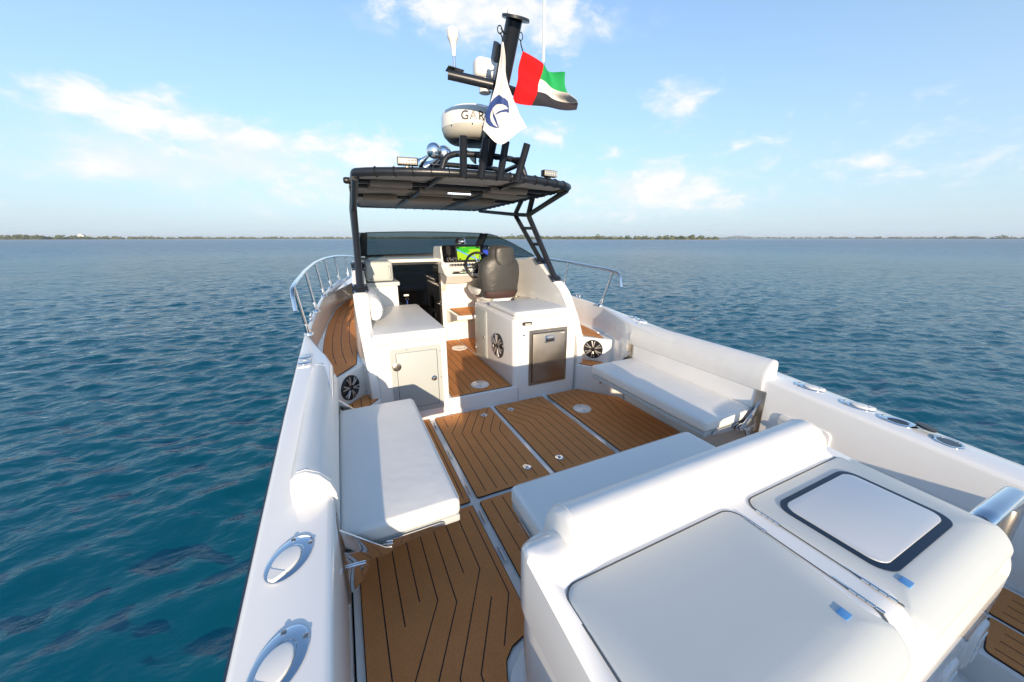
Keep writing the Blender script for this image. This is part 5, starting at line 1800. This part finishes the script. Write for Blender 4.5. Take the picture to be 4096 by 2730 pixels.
# radar dome with lettering
rd = thing('radar_dome', 'white round radar dome with grey lettering behind the mast', 'radar', (0, 3.10, 2.215))
RC = (0, 3.10, 2.232)
lathe('base', [(.14, .02), (.20, .026), (.236, .060), (.248, .098), (.248, .104)], RC, (0, 0, 1), PLG, rd, seg=56, angle=50)
cov = lathe('cover', [(.250, .1045), (.252, .112), (.249, .195), (.241, .220), (.212, .236), (.192, .241), (.188, .250), (.15, .257), (.08, .260), (0, .261)], RC, (0, 0, 1), PLW, rd, seg=56, angle=40)
def lettering(txt, size, r, zc, m, parent):
    cu = bpy.data.curves.new('lettering', 'FONT')
    cu.body = txt
    cu.size = size
    cu.align_x = 'CENTER'
    cu.space_character = 1.12
    cu.resolution_u = 4
    cu.offset = .0012
    ob = bpy.data.objects.new('tmp_text', cu)
    COL.objects.link(ob)
    dg = bpy.context.evaluated_depsgraph_get()
    me = bpy.data.meshes.new_from_object(ob.evaluated_get(dg))
    bpy.data.objects.remove(ob, do_unlink=True)
    bm = bmesh.new()
    bm.from_mesh(me)
    bmesh.ops.triangulate(bm, faces=bm.faces[:])
    bmesh.ops.subdivide_edges(bm, edges=[e for e in bm.edges if e.calc_length() > .02], cuts=2)
    vs = [v.co.copy() for v in bm.verts]
    for i, v in enumerate(bm.verts): v.index = i
    fs = [[v.index for v in f.verts] for f in bm.faces]
    bm.free()
    out = []
    for v in vs:
        t = v.x / r
        rr = r + .0018
        out.append((RC[0] + rr * math.sin(t), RC[1] - rr * math.cos(t), RC[2] + zc + v.y))
    return mesh('lettering', out, fs, m, parent, smooth=False)
lettering('GARMIN', .085, .2515, .126, DKTXT, cov)
for a in (-60, -20, 25, 60):
    t = R(a)
    lathe('dome_screw', [(.006, 0), (.006, .004), (0, .004)], (.2475 * math.sin(t), 3.10 - .2475 * math.cos(t), 2.232 + .098), (math.sin(t), -math.cos(t), -.4), CHR, rd, seg=10)
obox('rating_plate', (.012, 3.10 - .2447, 2.232 + .080), .05, .004, .026, Matrix.Rotation(R(-20), 3, 'X'), BLKM, rd, bev=0)

# satellite antenna: rounded white box on a stub
sa = thing('satellite_antenna', 'white rounded satellite antenna box on the left arm beside the mast', 'antenna', (-.03, 2.74, 2.50))
loft('antenna_body', [[(-.025 + a * k, 2.735 + b * k, z) for a, b in rrect(-.085, .085, -.055, .055, .035, 5)] for z, k in ((2.578, .80), (2.584, .94), (2.60, 1.0), (2.660, 1.0), (2.684, .95), (2.695, .80), (2.699, .5))], PLW, sa, angle=50)
lathe('antenna_stub', [(.042, 0), (.042, .035), (.040, .037), (.040, .06), (.045, .085)], (-.03, 2.735, 2.495), (0, 0, 1), PLW, sa, seg=24)
# weather sensor: funnel on a bright stem
wsn = thing('weather_sensor', 'white funnel shaped weather sensor on a steel stem, far left of the mast arm', 'sensor', (-.275, 2.655, 2.568))
lathe('stem', [(.0095, 0), (.0095, .085)], (-.275, 2.655, 2.568), (-.02, 0, 1), CHR, wsn, seg=14)
lathe('funnel', [(.011, .075), (.0125, .09), (.015, .12), (.022, .15), (.033, .172), (.036, .18), (.036, .192)], (-.275, 2.655, 2.568), (-.02, 0, 1), PLW, wsn, seg=28, angle=50)
lathe('sensor_head', [(.0362, .1922), (.037, .198), (.037, .214), (.033, .226), (.022, .234), (0, .236)], (-.275, 2.655, 2.568), (-.02, 0, 1), PLW, wsn, seg=28, angle=50)
# whip antenna
wa = thing('whip_antenna', 'tall thin white whip antenna on the right end of the mast arm', 'antenna', (.415, 2.68, 2.50))
lathe('ferrule', [(.014, 0), (.014, .06), (.0115, .065), (.0115, .235)], (.41, 2.675, 2.50), (0, 0, 1), CHR, wa, seg=16)
lathe('whip', [(.0105, .22), (.0105, .7), (.007, 1.6), (.005, 1.9), (0, 1.9)], (.41, 2.675, 2.50), (-.003, 0, 1), PLW, wa, seg=14)

# flags
def flag_patch(name, F, u0, u1, v0, v1, m, parent, nu=12, nv=10, label=None):
    rows = [[F(u0 + (u1 - u0) * i / nu, v0 + (v1 - v0) * j / nv) for i in range(nu + 1)] for j in range(nv + 1)]
    return sheet(name, rows, m, parent, th=.0018, label=label)
CG = [[(.080, 2.388), (.231, 2.391), (.400, 2.388), (.601, 2.410)],
      [(.105, 2.490), (.258, 2.468), (.395, 2.462), (.603, 2.453)],
      [(.126, 2.590), (.279, 2.550), (.388, 2.522), (.493, 2.490)],
      [(.147, 2.689), (.302, 2.641), (.388, 2.624), (.466, 2.611)]]
def cat(p, t):
    i = min(2, int(t * 3)); f_ = t * 3 - i
    g = lambda k: Vector(p[max(0, min(3, k))])
    a, b, c, d = g(i - 1), g(i), g(i + 1), g(i + 2)
    return .5 * ((2 * b) + (c - a) * f_ + (2 * a - 5 * b + 4 * c - d) * f_ ** 2 + (3 * b - a - 3 * c + d) * f_ ** 3)
def FU(u, v):
    p = cat([cat([(x, z, 0) for x, z in r], u) for r in CG], v)
    y = 2.50 + .030 * math.sin(u * 9 + v * 2.5) * (.25 + u) + .012 * math.sin(v * 11 + u * 5)
    return (p.x, y, p.y)
fl = thing('flag', 'red, green, white and black striped flag flying right of the mast', 'flag', (.10, 2.50, 2.39), 'flags on the mast')
flag_patch('red_band', FU, 0, 1 / 3, 0, 1, REDF, fl, 10, 20)
flag_patch('green_band', FU, 1 / 3, 1, 2 / 3, 1, GREENF, fl, 16, 8)
flag_patch('white_band', FU, 1 / 3, 1, 1 / 3, 2 / 3, WHITEF, fl, 16, 8)
flag_patch('black_band', FU, 1 / 3, 1, 0, 1 / 3, BLACKF, fl, 16, 8)
tube('hook', [(.119, 2.47, 2.735), (.126, 2.478, 2.715), (.150, 2.497, 2.689)], .004, BLKM, fl, seg=6)
# white flag, gathered at its top
LE = [(.0, 2.715), (-.006, 2.64), (-.022, 2.56), (-.050, 2.46), (-.095, 2.35), (-.125, 2.28), (-.137, 2.20)]
RE = [(.010, 2.715), (.022, 2.64), (.030, 2.56), (.045, 2.48), (.075, 2.40), (.120, 2.32), (.195, 2.250)]
FWY = 2.285
LE = [(-1.11 + (x + 1.11) * FWY / 2.5, 1.5 + (z - 1.5) * FWY / 2.5) for x, z in LE]
RE = [(-1.11 + (x + 1.11) * FWY / 2.5, 1.5 + (z - 1.5) * FWY / 2.5) for x, z in RE]
def foldw(u, v):
    return .020 * math.sin(u * 13 + 1.0 * v) * max(.15, 1 - 1.6 * v) * min(1, v * 4) + .022 * math.sin(u * 6 + v * 7) * v
def FW(u, v):             # v from top (0) to bottom (1)
    n = len(LE) - 1
    i = min(n - 1, int(v * n)); f_ = v * n - i
    a = Vector(LE[i]).lerp(Vector(LE[i + 1]), f_); b = Vector(RE[i]).lerp(Vector(RE[i + 1]), f_)
    p = a.lerp(b, u)
    sag = -.075 * math.sin(PI * u) ** 1.2 * max(0, v - .55) / .45 * (1.0 + .4 * math.sin(u * 6))
    y = FWY + foldw(u, v)
    return (p.x, y, p.y + sag)
fw = thing('flag', 'white flag with a navy emblem hanging furled in front of the mast', 'flag', (.0, 2.285, 2.08), 'flags on the mast')
flag_patch('cloth', FW, 0, 1, 0, 1, WHITEF, fw, 34, 44)
def px2(x, y):           # emblem drawn on the cloth plane, close to the viewer's side
    S_ = (1600 + x * .4592, 0 + y * .4592)
    a = (S_[0] - 2048) / 1418.7; b = (1365 - S_[1]) / 1418.7
    yw, pt = R(25.3), R(16.2)
    fh = Vector((math.sin(yw), math.cos(yw), 0)); rt_ = Vector((math.cos(yw), -math.sin(yw), 0)); zz = Vector((0, 0, 1))
    return rt_ * a + (fh * math.cos(pt) - zz * math.sin(pt)) + (fh * math.sin(pt) + zz * math.cos(pt)) * b
EMB = [[(738, 1010), (752, 955), (775, 910), (810, 865), (855, 830), (890, 832), (920, 852), (940, 885), (946, 930), (945, 965), (930, 925), (905, 902), (870, 900), (835, 915), (806, 945), (790, 985), (788, 1020), (798, 1050), (825, 1085), (876, 1112), (830, 1108), (785, 1090), (752, 1058)],
       [(828, 1006), (850, 978), (880, 958), (915, 948), (946, 955), (945, 990), (925, 972), (890, 972), (855, 988)],
       [(804, 952), (818, 990), (845, 1030), (876, 1108), (858, 1095), (835, 1055), (812, 1010)]]
def emblem():
    for poly in EMB:
        pts = []
        for (x, y) in poly:
            d = px2(x, y)
            pts.append(CAM + d * (FWY - .004 - CAM.y) / d.y)
        # sewn on: filled finely and laid on the folds of the cloth
        bm = bmesh.new()
        v2 = [Vector((p.x, p.z)) for p in pts]
        if sum(v2[i].x * v2[i - 1].y - v2[i - 1].x * v2[i].y for i in range(len(v2))) > 0: v2 = v2[::-1]
        o2, e2, f2, _, _, of = delaunay_2d_cdt(v2, [], [list(range(len(v2)))], 1, 1e-6)
        bv = [bm.verts.new((p.x, 0, p.y)) for p in o2]
        for f in f2: bm.faces.new([bv[i] for i in f])
        for _k in range(3):
            bmesh.ops.subdivide_edges(bm, edges=[e for e in bm.edges if e.calc_length() > .012], cuts=1)
            bmesh.ops.triangulate(bm, faces=bm.faces[:])
        ztop, zbot = LE[0][1], LE[-1][1]
        for v in bm.verts:
            zz_ = v.co.z
            k = min(1, max(0, (ztop - zz_) / (ztop - zbot)))
            for _k in range(4):      # undo the sag of the hem
                n_ = len(LE) - 1
                i_ = min(n_ - 1, int(k * n_)); f_ = k * n_ - i_
                xl = LE[i_][0] * (1 - f_) + LE[i_ + 1][0] * f_; xr = RE[i_][0] * (1 - f_) + RE[i_ + 1][0] * f_
                u_ = min(1, max(0, (v.co.x - xl) / (xr - xl)))
                k = min(1, max(0, k + (FW(u_, k)[2] - zz_) / (ztop - zbot)))
            v.co.y = FWY + foldw(u_, k) - .0035
        bm.verts.ensure_lookup_table()
        for i, v in enumerate(bm.verts): v.index = i
        vs = [v.co[:] for v in bm.verts]
        f2 = [[v.index for v in f.verts] for f in bm.faces]
        bm.free()
        n = len(vs)
        fs = [tuple(f) for f in f2]
        vs += [(x, y + .0015, z) for x, y, z in vs]
        fs += [tuple(i + n for i in f)[::-1] for f in f2]
        mesh('emblem', vs, fs, BLUEF, fw, smooth=False)
emblem()
tube('hook', [(-.100, 2.30, 2.66), (-.092, 2.29, 2.635), (-.091, 2.285, 2.610)], .004, BLKM, fw, seg=6)

# ------------------------------------------------------------------ air
def haze_air():
    me = bpy.data.meshes.new('haze')
    x0, x1, y0, y1, z0, z1 = -15000, 15000, -15000, 15000, SEA - 3.2, 19
    vs = [(x, y, z) for x in (x0, x1) for y in (y0, y1) for z in (z0, z1)]
    me.from_pydata(vs, [], [(0, 1, 3, 2), (4, 6, 7, 5), (0, 4, 5, 1), (2, 3, 7, 6), (0, 2, 6, 4), (1, 5, 7, 3)])
    m = bpy.data.materials.new('sea_haze')
    m.use_nodes = True
    nt = m.node_tree
    nt.nodes.clear()
    o_ = nt.nodes.new('ShaderNodeOutputMaterial')
    v = nt.nodes.new('ShaderNodeVolumePrincipled')
    v.inputs['Color'].default_value = (.80, .90, 1.0, 1)
    v.inputs['Density'].default_value = .00028
    v.inputs['Anisotropy'].default_value = 0
    nt.links.new(v.outputs[0], o_.inputs['Volume'])
    me.materials.append(m)
    o = bpy.data.objects.new('haze', me)
    link(o)
    tag(o, 'thin pale sea haze', kind='stuff')
haze_air()
